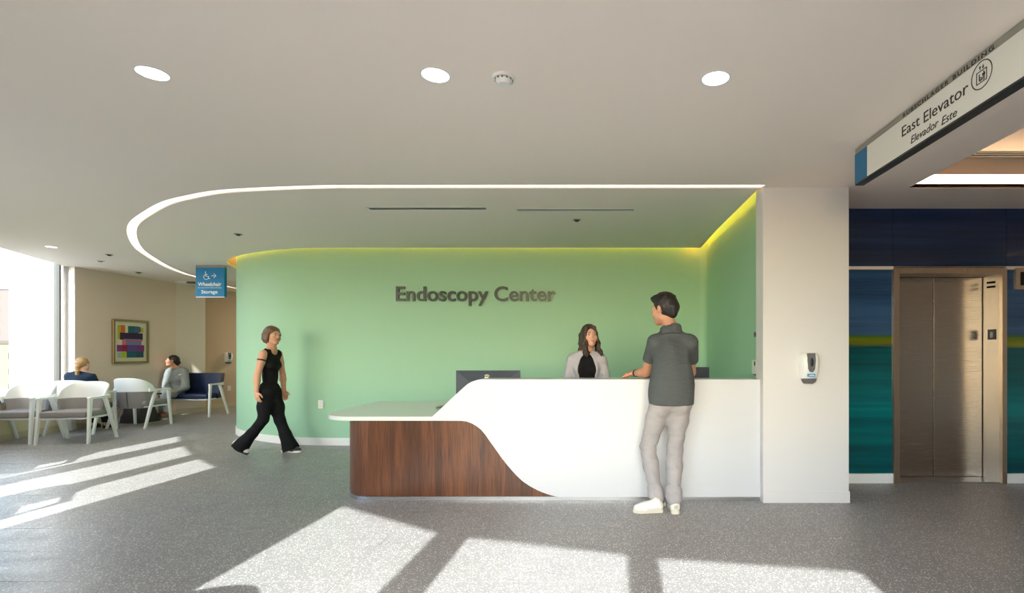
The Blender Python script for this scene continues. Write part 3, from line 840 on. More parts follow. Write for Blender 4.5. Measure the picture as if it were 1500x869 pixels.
# ------------------------------------------------------------------ monitors on the desk
def monitor(x0, x1, Y, top, label):
    cx = (x0 + x1) / 2; h = 0.36; W = (x1 - x0) / 2
    m0 = root('monitor', (cx, Y, zs1), label, 'monitor', 'monitors behind the reception ledge')
    zt = top - zs1; zb = zt - h
    b = MB(); b.box(-W, W, 0.0, 0.02, zb, zt, 0.002)
    b.build('screen', M['black'], m0, smooth=None)
    b = MB()
    o = [(-W, zb), (W, zb), (W, zt), (-W, zt)]; i_ = [(-W + 0.13, zb + 0.1), (W - 0.13, zb + 0.1), (W - 0.13, zt - 0.1), (-W + 0.13, zt - 0.1)]
    b.rings([[(x, 0.0, z) for x, z in o], [(x, -0.035, z) for x, z in i_]])
    b.build('back_shell', plain('graphite_shell', srgb(62, 68, 80), 0.35, nscale=60, nbump=0.01), m0, smooth=None)
    b = MB(); b.box(-0.03, 0.03, -0.05, -0.03, 0.012, zb + 0.2, 0.003); b.build('neck', M['black'], m0, smooth=None)
    b = MB(); b.box(-0.12, 0.12, -0.10, 0.09, 0.0, 0.012, 0.003); b.build('base', M['black'], m0, smooth=None)
    return m0
monitor((668 - 870) / 750 * 4.98, (762 - 870) / 750 * 4.98, 4.98, CAM_H - 28 / 750 * 4.98, 'dark grey monitor seen from behind at the left slope of the desk')
monitor((945 - 870) / 750 * 4.98, (1039 - 870) / 750 * 4.98, 4.98, CAM_H - 23 / 750 * 4.98, 'dark monitor partly hidden behind the man in the polo shirt')
# small pale ornament clipped at the ledge
og = root('ledge_ornament', ((713 - 870) / 750 * 4.70, 4.70, DZ(556)), 'tiny cream flower ornament standing on the ledge before the left monitor', 'ornament')
q = MB(); q.box(-0.018, 0.016, -0.012, 0.012, 0.0, 0.014, 0.003); q.build('holder', plain('ivory_ceramic', srgb(225, 222, 210), 0.4, nscale=30), og)
q = MB()
for k in range(7):
    a = k * 0.9; q.ball((0.012 * math.cos(a) - 0.002 + (0.016 if k > 4 else 0), 0.008 * math.sin(a), 0.022 + 0.004 * (k % 3)), 0.0075, 10, 6, (1, 1, 0.9))
q.build('petals', plain('ivory_petals', srgb(214, 206, 180), 0.5, nscale=60), og)
# sign-in tray on the counter
tq = root('paper_tray', ((655 - 870) / 750 * 5.2, 5.25, zs1), 'dark green sloping document holder lying on the counter left of the monitor', 'document holder')
a = PT(634, 597, 5.05)[0] - tq.location.x; b = PT(672, 590, 5.3)[0] - tq.location.x
q = MB(); q.rings([[(a, -0.10, 0.0), (b, -0.16, 0.0), (b, 0.10, 0.0), (a + 0.02, 0.0, 0.0)], [(a, -0.10, 0.008), (b, -0.16, 0.05), (b, 0.10, 0.075), (a + 0.02, 0.0, 0.010)]])
q.build('holder', plain('dark_green_plastic', srgb(66, 84, 62), 0.4, nscale=30), tq, smooth=None)

# ------------------------------------------------------------------ wall devices
def sanitizer(name, loc, rz, label):
    s0 = root(name, loc, label, 'dispenser', None, rz)
    b = MB()                                   # local: wall plane y=0, front towards -y, z up from bottom
    secs = [(0.045, 0.062, 0.06), (0.09, 0.070, 0.085), (0.16, 0.076, 0.095), (0.22, 0.076, 0.09), (0.255, 0.070, 0.07), (0.266, 0.062, 0.045)]
    rs = []
    for z, wx, dp in secs:
        rs.append([(-wx, 0, z), (-wx, -dp * 0.75, z), (-wx * 0.75, -dp * 0.97, z), (0, -dp, z), (wx * 0.75, -dp * 0.97, z), (wx, -dp * 0.75, z), (wx, 0, z)])
    b.rings(rs); b.build('housing', M['white_plastic'], s0, smooth=50)
    b = MB(); pts = [(-0.030, 0.262), (0.030, 0.262), (0.034, 0.20), (0.028, 0.13), (0.015, 0.105), (0, 0.10), (-0.015, 0.105), (-0.028, 0.13), (-0.034, 0.20)]
    b.prism(pts, -0.101, -0.07, 'y'); b.build('front_window', M['grey_plastic'], s0, smooth=None)
    b = MB(); b.ball((0, -0.101, 0.185), 0.016, 14, 8, (1, 0.25, 2.3)); b.build('lock', M['black'], s0)
    b = MB(); b.box(-0.032, 0.032, -0.0985, -0.08, 0.062, 0.088, 0.002); b.build('label_plate', plain('label_blue', srgb(70, 160, 220), 0.4, nscale=30), s0, smooth=None)
    b = MB(); b.box(-0.024, 0.024, -0.0992, -0.098, 0.070, 0.074); b.box(-0.018, 0.018, -0.0992, -0.098, 0.078, 0.081); b.build('label_print', M['white_ink'], s0, smooth=None)
    b = MB(); rs = []
    for z, wx, dp in ((0.0, 0.035, 0.05), (0.02, 0.05, 0.08), (0.046, 0.056, 0.085)):
        rs.append([(-wx, -0.008, z), (-wx, -dp * 0.8, z), (0, -dp, z), (wx, -dp * 0.8, z), (wx, -0.008, z)])
    b.rings(rs); b.build('drip_nozzle', M['grey_plastic'], s0, smooth=50)
    return s0
sanitizer('sanitizer_dispenser', (1.843, PY, 1.033), 0, 'white and grey hand sanitizer dispenser on the white pier')
n_ = Vector((W4[0] - W3[0], W4[1] - W3[1])) if False else None
dd = sanitizer('sanitizer_dispenser', (-8.56, 12.02 + 0.25, 1.02), 0.0, 'small white hand sanitizer dispenser on the peach corridor wall')
ax = math.atan2(13.2 - 11.68, -8.10 + 8.86)
dd.rotation_euler = (0, 0, ax)
t_ = 0.27
dd.location = (-8.86 + 0.76 * t_ + 0.003, 11.68 + 1.52 * t_ - 0.002, 1.02)
# outlet on the green wall
def outlet(loc, rz, label):
    o0 = root('wall_outlet', loc, label, 'outlet', None, rz)
    b = MB(); b.box(-0.036, 0.036, -0.006, 0, -0.058, 0.058, 0.002); b.build('cover_plate', M['white_plastic'], o0, smooth=None)
    for zc in (-0.022, 0.022):
        b = MB(); b.cyl((0, -0.008, zc), (0, -0.006, zc), 0.016, n=20); s = b.build('socket', M['white_plastic'], o0)
        b = MB(); b.box(-0.007, -0.005, -0.0085, -0.008, zc - 0.004, zc + 0.005); b.box(0.005, 0.007, -0.0085, -0.008, zc - 0.004, zc + 0.005)
        b.build('slots', M['dark_hole'], s, smooth=None)
outlet(((470 - 870) / 750 * GY, GY, CAM_H - (592.5 - 515) / 750 * GY), 0, 'white wall outlet low on the green wall behind the desk end')
outlet((-8.86 + 0.76 * 0.29 + 0.003, 11.68 + 1.52 * 0.29, 0.44), ax, 'white wall outlet on the peach corridor wall below the dispenser')
# devices on the right green wall
yw = 1.56 * 750 / (1108.5 - 870)
b = root('room_plaque', (1.56, yw, CAM_H + (515 - 490) / 750 * yw), 'small dark plaque on the right green wall above the intercom', 'plaque', None, -math.pi / 2)
MB().box(-0.075, 0.075, -0.006, 0, -0.026, 0.026, 0.002).build('plate', M['grey_plastic'], b, smooth=None)
t = place_text(text_mesh('827', 0.0003), 0.05, 0.02, (-0.025, -0.0065, -0.01), (1, 0, 0), (0, 0, 1)); bpy.data.meshes.remove(t)
MB().box(-0.045, 0.045, -0.0075, -0.006, -0.012, 0.012).build('raised_print', M['ink'], b, smooth=None)
yw = 1.56 * 750 / (1107.5 - 870)
b = root('intercom', (1.56, yw, CAM_H + (515 - 538) / 750 * yw), 'slim white wall intercom with dark window beside the pier', 'intercom', None, -math.pi / 2)
MB().box(-0.06, 0.06, -0.022, 0, -0.066, 0.066, 0.004).build('housing', M['white_plastic'], b, smooth=None)
MB().box(0.015, 0.048, -0.024, -0.021, 0.015, 0.055).build('display', M['black'], b, smooth=None)
MB().box(-0.03, 0.03, -0.018, -0.002, -0.078, -0.066).build('sensor', M['grey_plastic'], b, smooth=None)

# ------------------------------------------------------------------ framed picture
PXW = -8.698
def pw(x, y):
    s = (x - 870) / PXW; return 750 / s, CAM_H + (515 - y) / s
ya, zta = pw(163.5, 467); yb, _ = pw(216, 0); zba = pw(163.5, 533)[1]
pic = root('framed_picture', (PXW, (ya + yb) / 2, zba), 'framed abstract print of overlapping colour blocks on the beige wall', 'picture')
fw = 0.035
Wd = yb - ya; Hd = zta - zba
q = MB()
def pb(m, a0, a1, z0, z1, d0, d1):  # a from left edge (near window) to right
    m.box(PXW + d0, PXW + d1, ya + a0, ya + a1, zba + z0, zba + z1)
pb(q, 0, fw, 0, Hd, 0.001, 0.035); pb(q, Wd - fw, Wd, 0, Hd, 0.001, 0.035); pb(q, fw, Wd - fw, 0, fw, 0.001, 0.035); pb(q, fw, Wd - fw, Hd - fw, Hd, 0.001, 0.035)
q.build('frame', plain('bronze_gold_frame', srgb(150, 128, 92), 0.35, 0.5, nscale=40), pic, world=True, smooth=None)
q = MB(); pb(q, fw, Wd - fw, fw, Hd - fw, 0.001, 0.012); q.build('mat_board', plain('cream_mat', srgb(222, 212, 186), 0.7, nscale=60), pic, world=True, smooth=None)
# colour blocks: fractions of the frame (left, right, bottom, top)
blocks = [((0.42, 0.72, 0.70, 0.86), (20, 96, 100)), ((0.60, 0.78, 0.72, 0.85), (70, 100, 140)), ((0.14, 0.26, 0.55, 0.87), (200, 190, 30)), ((0.22, 0.34, 0.70, 0.87), (224, 112, 40)),
    ((0.78, 0.86, 0.72, 0.83), (206, 190, 60)), ((0.20, 0.84, 0.54, 0.70), (46, 24, 66)), ((0.30, 0.80, 0.40, 0.56), (110, 132, 178)), ((0.26, 0.36, 0.40, 0.54), (226, 112, 120)),
    ((0.36, 0.82, 0.50, 0.545), (196, 96, 132)), ((0.12, 0.88, 0.27, 0.42), (140, 44, 128)), ((0.26, 0.40, 0.27, 0.42), (150, 24, 76)), ((0.42, 0.66, 0.28, 0.41), (104, 76, 160)),
    ((0.36, 0.86, 0.13, 0.28), (12, 96, 120)), ((0.22, 0.38, 0.13, 0.26), (184, 196, 40)), ((0.14, 0.24, 0.13, 0.25), (150, 190, 170)), ((0.66, 0.86, 0.13, 0.27), (30, 76, 96))]
for k, ((a, b_, c, d), col) in enumerate(blocks):
    q = MB(); dep = 0.0125 + 0.0002 * k
    pb(q, a * Wd, b_ * Wd, c * Hd, d * Hd, 0.012, dep)
    q.build('colour_patch', plain('print_ink_%d' % k, srgb(*col), 0.7, nscale=25, vary=0.25), pic, world=True, smooth=None)

# ------------------------------------------------------------------ outside the window
op = MB(); op.box(-8.75, -8.60, 5.5, 5.7, -4, 8)  # unseen fin added to keep sun off the woman on the settee
tag(op.build('facade_fin', plain('outer_fin', srgb(206, 216, 220), 0.4, nscale=30), smooth=None), 'exterior vertical fin left of the picture, nearer the camera than the window jamb', 'fin')
oc = MB(); oc.box(-10.75, -9.93, 9.4, 10.2, -6, 9, 0.02)
tag(oc.build('facade_pier', plain('white_cladding', srgb(238, 240, 240), 0.5, nscale=30), smooth=None), 'tall white exterior pier standing right outside the window', 'pier')
fn = MB(); fn.box(-9.43, -9.19, 8.95, 9.0, -4, 8)
tag(fn.build('facade_fin', plain('pale_fin', srgb(206, 216, 220), 0.4, nscale=30), smooth=None), 'narrow pale vertical fin outside, between white pier and window jamb', 'fin')
def building(xc, yc, wd, dp, z0, h, colr, rows, cols, label, rf=(70, 66, 64)):
    b0 = root('building', (xc, yc, z0), label, 'building')
    q = MB(); q.box(-wd / 2, wd / 2, -dp / 2, dp / 2, 0, h); q.build('wall', plain('facade_paint', srgb(*colr), 0.8, nscale=1, vary=0.1), b0, smooth=None)
    q = MB(); q.box(-wd / 2 - 0.3, wd / 2 + 0.3, -dp / 2 - 0.3, dp / 2 + 0.3, h, h + 0.8); q.build('roof', plain('roof_paint', srgb(*rf), 0.8, nscale=1), b0, smooth=None)
    gm_ = plain('far_window', srgb(34, 38, 46), 0.4, nscale=1)
    first = None
    for r in range(rows):
        for c in range(cols):
            x = -wd / 2 + (c + 0.5) * wd / cols; z = h - (r + 0.75) * 3.6
            if z < 1: continue
            if first is None:
                q = MB(); q.box(-0.9, 0.9, -0.12, 0.05, -0.8, 0.8); first = q.build('window', gm_, b0, smooth=None); o = first
            else:
                o = first.copy(); COL.objects.link(o)
            o.location = (x, -dp / 2, z)
building(-150, 130, 44, 24, -34, 37, (128, 114, 84), 6, 11, 'cream office building with small square windows seen through the left window')
building(-205, 178, 60, 30, -34, 55, (96, 84, 82), 6, 10, 'taller brownish building behind the cream building outside', (90, 96, 110))
building(-104, 92, 40, 18, -34, 25, (58, 62, 72), 3, 9, 'low blue grey building in front of the cream building outside', (120, 124, 132))
gr = MB(); gr.box(-700, 500, -500, 900, -34.5, -34)
struct(gr.build('ground', plain('city_ground', srgb(150, 146, 138), 0.9, nscale=0.05, vary=0.3), smooth=None))
# ------------------------------------------------------------------ waiting room chairs
M['chair_white'] = plain('white_chair_polymer', srgb(246, 245, 241), 0.38, nscale=40, nbump=0.01)
M['chair_grey'] = plain('grey_upholstery', srgb(146, 140, 136), 0.75, nscale=220, nbump=0.08)
M['navy'] = plain('navy_upholstery', srgb(26, 42, 78), 0.42, nscale=200, nbump=0.06)
def back_curve(w, depth, n=24):
    return [(w * math.sin(a) , 0.03 + depth * math.cos(a)) for a in [(-0.5 + i / n) * math.pi * 0.98 for i in range(n + 1)]]
def curved_shell(w, depth, zlow, zhigh, thick, taper=0.0, n=24, low_in=0.0):
    """shell following the backrest curve; zlow/zhigh are functions of u in 0..1"""
    m = MB(); rs = []
    for i in range(n + 1):
        u_ = i / n; a = (-0.5 + u_) * math.pi * 0.98
        def P(z, k, off):
            ww = (w - off) * (1 - k); dd = (depth - off) * (1 - k * 0.6)
            # straighter back, rounded corners (superellipse)
            sx_ = math.copysign(abs(math.sin(a)) ** 0.72, math.sin(a)); cx_ = abs(math.cos(a)) ** 0.62
            return (ww * sx_, 0.02 + dd * cx_ + 0.10 * max(0, z - 0.45) * cx_, z)
        z0, z1 = zlow(u_), zhigh(u_)
        rs.append([P(z0, low_in, 0), P((z0 + z1) / 2, low_in * 0.4, 0), P(z1 - 0.006, 0, 0), P(z1, 0, thick * 0.3), P(z1, 0, thick * 0.7), P(z1 - 0.006, 0, thick), P((z0 + z1) / 2, low_in * 0.4, thick), P(z0, low_in, thick)])
    m.rings(rs); return m
def side_frame(m_leg, sgn, hw, af, ab, mats, parent, name_arm='arm'):
    """front leg, rear leg and arm of one side"""
    X = sgn * hw
    b = MB(); b.bar([((X + sgn * 0.012, af - 0.045, 0.0), (0.014, 0, 0), (0, 0.017, 0)), ((X, af - 0.01, 0.40), (0.016, 0, 0), (0, 0.021, 0)), ((X, af + 0.005, 0.635), (0.018, 0, 0), (0, 0.026, 0))])
    b.build('leg', mats, parent, smooth=30)
    b = MB(); b.bar([((X + sgn * 0.010, ab + 0.235, 0.0), (0.014, 0, 0), (0, 0.017, 0)), ((X, ab + 0.115, 0.33), (0.016, 0, 0), (0, 0.022, 0)), ((X, ab + 0.0, 0.635), (0.018, 0, 0), (0, 0.027, 0))])
    b.build('leg', mats, parent, smooth=30)
    b = MB(); b.bar([((X, af - 0.03, 0.642), (0.018, 0, 0), (0, 0, 0.008)), ((X, af - 0.01, 0.645), (0.027, 0, 0), (0, 0, 0.014)), ((X, (af + ab) / 2, 0.642), (0.026, 0, 0), (0, 0, 0.014)), ((X - sgn * 0.002, ab + 0.02, 0.640), (0.022, 0, 0), (0, 0, 0.020)), ((X - sgn * 0.012, ab + 0.12, 0.645), (0.012, 0, 0), (0, 0, 0.03))])
    b.build(name_arm, mats, parent, smooth=30)
def make_chair(label):
    t = root('armchair', (0, 0, 0), label, 'armchair', 'white and grey waiting room armchairs')
    # white upper band of the backrest
    top = lambda u_: 0.660 + 0.200 * math.sin(math.pi * u_) ** 0.45
    b = curved_shell(0.298, 0.245, lambda u_: 0.620, top, 0.024); b.build('backrest', M['chair_white'], t, smooth=50)
    b = curved_shell(0.295, 0.242, lambda u_: 0.335, lambda u_: 0.619, 0.034, low_in=0.14); b.build('back_upholstery', M['chair_grey'], t, smooth=50)
    b = MB(); b.box(-0.006, 0.006, 0.236, 0.2485, 0.350, 0.585, M=Matrix.Rotation(0, 4, 'X'))
    b = MB(); b.bar([((0, 0.242, 0.345), (0.006, 0, 0), (0, 0.006, 0)), ((0, 0.267, 0.47), (0.006, 0, 0), (0, 0.006, 0)), ((0, 0.283, 0.618), (0.006, 0, 0), (0, 0.004, 0))])
    b.build('seam', M['grey_plastic'], t, smooth=None)
    b = MB(); b.box(-0.272, 0.272, -0.285, 0.215, 0.372, 0.462, 0.022, 3); b.build('seat', M['chair_grey'], t, smooth=40)
    b = MB(); b.box(-0.27, 0.27, -0.25, 0.19, 0.345, 0.371, 0.004); b.build('seat_frame', M['chair_white'], t, smooth=None)
    for s in (-1, 1): side_frame(None, s, 0.303, -0.235, 0.055, M['chair_white'], t)
    return t
chair_spots = [
    (-8.27, 7.42, 0.15, 'armchair at the left picture edge facing the room, with its arm before its neighbour'),
    (-7.53, 7.47, 0.20, 'white and grey armchair second from the left, right in front of the ponytailed woman'),
    (-7.94, 8.96, math.pi + 0.04, 'armchair seen from behind with a seam down its grey back'),
    (-8.27, 8.27, math.pi + 0.25, 'armchair the ponytailed woman sits in, mostly hidden by the chair before it'),
    (-6.62, 4.95, 0.6, 'armchair by the window, left of the picture, nearest the waiting area'),
    (-5.05, 3.35, 0.7, 'armchair by the window, left of the picture, between two other armchairs'),
    (-2.05, 1.10, 0.3, 'armchair by the window close to the camera, throwing its shadow into the frame'),
]
c0 = make_chair(chair_spots[0][3])
for i, (x, y, rz, lab) in enumerate(chair_spots):
    c = c0 if i == 0 else copy_tree(c0)
    c.location = (x, y, 0); c.rotation_euler = (0, 0, rz); c['label'] = lab

# navy settee under the beige wall
st_ = root('settee', (-8.22, 10.46, 0), 'navy blue two-seat settee with white arms against the far wall', 'settee')
hw = 0.50
b = MB(); b.box(-hw + 0.02, hw - 0.02, -0.235, 0.20, 0.36, 0.455, 0.022, 3); b.build('seat', M['navy'], st_, smooth=40)
b = MB()
def bk(w, y0, y1, t): return [(-w, y0 - 0.06), (-w + 0.012, y0), (-w * 0.9, y1), (w * 0.9, y1), (w - 0.012, y0), (w, y0 - 0.06), (w - t, y0 - 0.06), (w - t - 0.01, y0), (w * 0.9 - t, y1 - t), (-w * 0.9 + t, y1 - t), (-w + t + 0.01, y0), (-w + t, y0 - 0.06)]
rs = []
for z, yo, ww in ((0.345, 0.0, 0.97), (0.46, 0.01, 1.0), (0.60, 0.035, 1.0), (0.83, 0.075, 1.0), (0.86, 0.078, 0.985)):
    rs.append([(x * ww, y + yo, z) for x, y in bk(hw + 0.005, 0.12, 0.235, 0.045)])
b.rings(rs); b.build('backrest', M['navy'], st_, smooth=40)
b = MB(); b.box(-hw + 0.04, hw - 0.04, -0.20, 0.19, 0.33, 0.359, 0.004); b.build('seat_frame', M['chair_white'], st_, smooth=None)
for s in (-1, 1): side_frame(None, s, hw + 0.03, -0.20, 0.06, M['chair_white'], st_)

# dark side table between the chairs
tb_ = root('side_table', (-8.05, 9.62, 0), 'small black side table between the armchair seen from behind and its neighbour', 'side table')
tb_.location = (-8.44, 9.50, 0)
MB().box(-0.24, 0.24, -0.22, 0.22, 0.50, 0.525, 0.004).build('table_top', M['black'], tb_, smooth=None)
b = MB(); b.rings([[(x * w_, y * w_, z) for x, y in ((-1, -1), (1, -1), (1, 1), (-1, 1))] for z, w_ in ((0.0, 0.215), (0.02, 0.215), (0.30, 0.15), (0.499, 0.10))])
b.build('pedestal', M['black'], tb_, smooth=None)

# ------------------------------------------------------------------ figures
def nrm(v):
    v = np.asarray(v, float); return v / np.linalg.norm(v)
class Field:
    """signed distance field, blended primitive by primitive, meshed with surface nets"""
    def __init__(s, lo, hi, res):
        s.res = res; s.lo = np.array(lo, float); n = np.ceil((np.array(hi) - s.lo) / res).astype(int) + 1
        s.n = n; s.F = np.full(n, 0.2, np.float32)
    def sub(s, lo, hi):
        i0 = np.clip(np.floor((np.array(lo) - s.lo) / s.res).astype(int), 0, s.n - 1)
        i1 = np.clip(np.ceil((np.array(hi) - s.lo) / s.res).astype(int) + 1, 1, s.n)
        if np.any(i1 <= i0): return None
        ax = [s.lo[k] + s.res * np.arange(i0[k], i1[k]) for k in range(3)]
        return tuple(slice(i0[k], i1[k]) for k in range(3)), np.stack(np.meshgrid(*ax, indexing='ij'), -1)
    def apply(s, d, sl, k, mode):
        a = s.F[sl]
        if mode == 'add':
            if k <= 0: r = np.minimum(a, d)
            else:
                h = np.maximum(k - np.abs(a - d), 0) / k; r = np.minimum(a, d) - h * h * k * 0.25
        else:
            d = -d
            if k <= 0: r = np.maximum(a, d)
            else:
                h = np.maximum(k - np.abs(a - d), 0) / k; r = np.maximum(a, d) + h * h * k * 0.25
        s.F[sl] = r
    def cap(s, a, b, ra, rb=None, k=0.02, mode='add', clips=()):
        a = np.array(a, float); b = np.array(b, float); rb = ra if rb is None else rb
        pad = max(ra, rb) + k + 0.03
        q = s.sub(np.minimum(a, b) - pad, np.maximum(a, b) + pad)
        if q is None: return
        sl, P = q; d = b - a; L = max(d @ d, 1e-9)
        t = np.clip(((P - a) @ d) / L, 0, 1)
        dist = np.linalg.norm(P - a - t[..., None] * d, axis=-1) - (ra + (rb - ra) * t)
        for pt, nn in clips: dist = np.maximum(dist, (P - np.array(pt)) @ nrm(nn))
        s.apply(dist, sl, k, mode)
    def ell(s, c, r, k=0.02, R=None, mode='add', clips=()):
        c = np.array(c, float); r = np.array(r, float); pad = r.max() + k + 0.03
        q = s.sub(c - pad, c + pad)
        if q is None: return
        sl, P = q; p = P - c
        if R is not None: p = p @ np.array(R)          # columns of R are the local axes
        k0 = np.linalg.norm(p / r, axis=-1); k1 = np.linalg.norm(p / (r * r), axis=-1)
        dist = k0 * (k0 - 1) / np.maximum(k1, 1e-6)
        for pt, nn in clips: dist = np.maximum(dist, (P - np.array(pt)) @ nrm(nn))
        s.apply(dist, sl, k, mode)
    def chain(s, pts, rad, k=0.02, **kw):
        for i in range(len(pts) - 1): s.cap(pts[i], pts[i + 1], rad[i], rad[i + 1], k, **kw)
    def clip(s, pt, n):
        q = s.sub(s.lo, s.lo + s.n * s.res)
        sl, P = q; s.F[sl] = np.maximum(s.F[sl], ((P - np.array(pt)) @ nrm(n)).astype(np.float32))
    def mesh(s, name, disp=None):
        F = s.F; F[0], F[-1], F[:, 0], F[:, -1], F[:, :, 0], F[:, :, -1] = 1, 1, 1, 1, 1, 1
        I = F < 0
        c = [I[dx:I.shape[0] - 1 + dx, dy:I.shape[1] - 1 + dy, dz:I.shape[2] - 1 + dz] for dx in (0, 1) for dy in (0, 1) for dz in (0, 1)]
        any_ = np.logical_or.reduce(c); all_ = np.logical_and.reduce(c); act = any_ & ~all_
        cells = np.argwhere(act); idx = np.full(act.shape, -1, np.int64); idx[act] = np.arange(len(cells))
        corners = np.array([(dx, dy, dz) for dx in (0, 1) for dy in (0, 1) for dz in (0, 1)])
        edges = [(i, j) for i in range(8) for j in range(i + 1, 8) if np.abs(corners[i] - corners[j]).sum() == 1]
        vals = np.stack([F[cells[:, 0] + o[0], cells[:, 1] + o[1], cells[:, 2] + o[2]] for o in corners], 1)
        acc = np.zeros((len(cells), 3)); cnt = np.zeros(len(cells))
        for i, j in edges:
            a, b = vals[:, i], vals[:, j]; m = (a < 0) != (b < 0)
            t = np.where(m, a / np.where(m, a - b, 1), 0)
            p = corners[i] + t[:, None] * (corners[j] - corners[i])
            acc += np.where(m[:, None], p, 0); cnt += m
        V = s.lo + (cells + acc / cnt[:, None]) * s.res
        quads = []
        for ax in range(3):
            sh = [slice(0, -1)] * 3; sh2 = list(sh); sh[ax] = slice(0, -1); sh2[ax] = slice(1, None)
            full = [slice(None)] * 3; a_ = list(full); b_ = list(full); a_[ax] = slice(0, -1); b_[ax] = slice(1, None)
            A = I[tuple(a_)]; B = I[tuple(b_)]
            e = np.argwhere(A != B)
            u_, v_ = [k for k in range(3) if k != ax]
            e = e[(e[:, u_] > 0) & (e[:, v_] > 0) & (e[:, u_] < act.shape[u_]) & (e[:, v_] < act.shape[v_])]
            def nb(du, dv):
                q = e.copy(); q[:, u_] -= du; q[:, v_] -= dv; return idx[q[:, 0], q[:, 1], q[:, 2]]
            Q = np.stack([nb(0, 0), nb(1, 0), nb(1, 1), nb(0, 1)], 1)
            inside = A[e[:, 0], e[:, 1], e[:, 2]]
            flip = inside if ax != 1 else ~inside
            Q[flip] = Q[flip][:, ::-1]
            quads.append(Q)
        Q = np.concatenate(quads)
        me = bpy.data.meshes.new(name)
        me.from_pydata(V.tolist(), [], Q.tolist())
        me.update()
        if disp is not None:
            N = np.zeros((len(V), 3), np.float32); me.vertices.foreach_get('normal', N.ravel()) if False else None
            nv = np.empty(len(V) * 3, np.float32); me.vertex_normals.foreach_get('vector', nv); N = nv.reshape(-1, 3)
            V = V + N * disp(V)[:, None]
            me.vertices.foreach_set('co', V.ravel().astype(np.float32)); me.update()
        # a pass of smoothing
        me.shade_smooth()
        return me

def smooth_mesh(me, it=2, f=0.5):
    n = len(me.vertices); V = np.empty(n * 3, np.float32); me.vertices.foreach_get('co', V); V = V.reshape(-1, 3)
    E = np.empty(len(me.edges) * 2, np.int32); me.edges.foreach_get('vertices', E); E = E.reshape(-1, 2)
    for _ in range(it):
        A = np.zeros((n, 3)); C = np.zeros(n)
        np.add.at(A, E[:, 0], V[E[:, 1]]); np.add.at(A, E[:, 1], V[E[:, 0]]); np.add.at(C, E[:, 0], 1); np.add.at(C, E[:, 1], 1)
        V = V + f * (A / np.maximum(C, 1)[:, None] - V)
    me.vertices.foreach_set('co', V.ravel().astype(np.float32)); me.update(); return me

def folds(seed, amp, freq=(9, 9, 22), lo=-9, hi=9, centre=None, spread=None):
    rs = np.random.RandomState(seed)
    W = [(rs.normal(size=3) * np.array(freq), rs.uniform(0, 6.28)) for _ in range(9)]
    def f(V):
        w = V + 0.03 * np.sin(V[:, [1, 2, 0]] * 14 + seed)
        a = sum(np.sin(w @ k + p) for k, p in W) / 4.0
        a = np.clip(a, -1, 1) * amp
        if centre is not None:
            g = np.zeros(len(V))
            for c, sprd, gain in centre: g = np.maximum(g, gain * np.exp(-((V - np.array(c)) ** 2).sum(1) / (2 * sprd ** 2)))
            a = a * (0.25 + g)
        return np.maximum(a, -0.28 * amp)
    return f

def skin_mat(name, col):
    m = Mat(name, col, 0.5)
    m.b.inputs['Subsurface Weight'].default_value = 0.08
    m.b.inputs['Subsurface Radius'].default_value = (0.02, 0.008, 0.004)
    n = m.noise(m.coords(), 90, 3)
    m.link(m.mix(n, tuple(c * 0.93 for c in col[:3]) + (1,), col), m.b.inputs['Base Color'])
    m.bump(n, 0.05, 0.0008); return m.m
def hair_mat(name, dark, light, sc=(240, 240, 14)):
    m = Mat(name, dark, 0.42)
    n = m.noise(m.coords(scale=sc), 1, 3, 0.6)
    m.link(m.ramp(n, [(0.35, dark), (0.7, light)]), m.b.inputs['Base Color'])
    m.bump(n, 0.6, 0.004); return m.m
def cloth_mat(name, col, sc=600, b=0.1, vary=0.12):
    m = Mat(name, col, 0.85, spec=0.2)
    n = m.noise(m.coords(), sc, 2); n2 = m.noise(m.coords(), 9, 3)
    m.link(m.mix(m.ramp(n2, [(0.3, (0,) * 3 + (1,)), (0.7, (1,) * 3 + (1,))]), tuple(c * (1 - vary) for c in col[:3]) + (1,), col), m.b.inputs['Base Color'])
    b1 = m.bump(n, b, 0.001)
    w_ = m.noise(m.coords(scale=(16, 16, 34)), 1, 3, 0.55)
    b2 = m.node('ShaderNodeBump'); b2.inputs['Strength'].default_value = 0.55; b2.inputs['Distance'].default_value = 0.018
    m.link(w_, b2.inputs['Height']); m.link(b2.outputs[0], b1.inputs['Normal']); return m.m
M['lip'] = plain('lip_skin', srgb(176, 96, 88), 0.4, nscale=60)
M['eye_white'] = plain('eye_white', srgb(204, 194, 186), 0.2, nscale=20, nbump=0.005)
M['iris'] = plain('dark_iris', srgb(48, 32, 22), 0.15, nscale=60)

class Head:
    """head frame: c centre at eye level, f forward, scale s (1 = 0.23 m tall)"""
    def __init__(h, c, f, tilt=0.0, s=1.0):
        h.c = np.array(c, float); h.s = s
        f = nrm(f); r = nrm(np.cross(f, (0, 0, 1))); u_ = np.cross(r, f)
        if tilt:
            ct, st_ = math.cos(tilt), math.sin(tilt); r, u_ = r * ct + u_ * st_, u_ * ct - r * st_
        h.r, h.f, h.u = r, f, u_; h.R = np.stack([r, f, u_], 1)
    def p(h, x, y, z): return h.c + h.s * (h.r * x + h.f * y + h.u * z)
    def v(h, x, y, z): return h.r * x + h.f * y + h.u * z

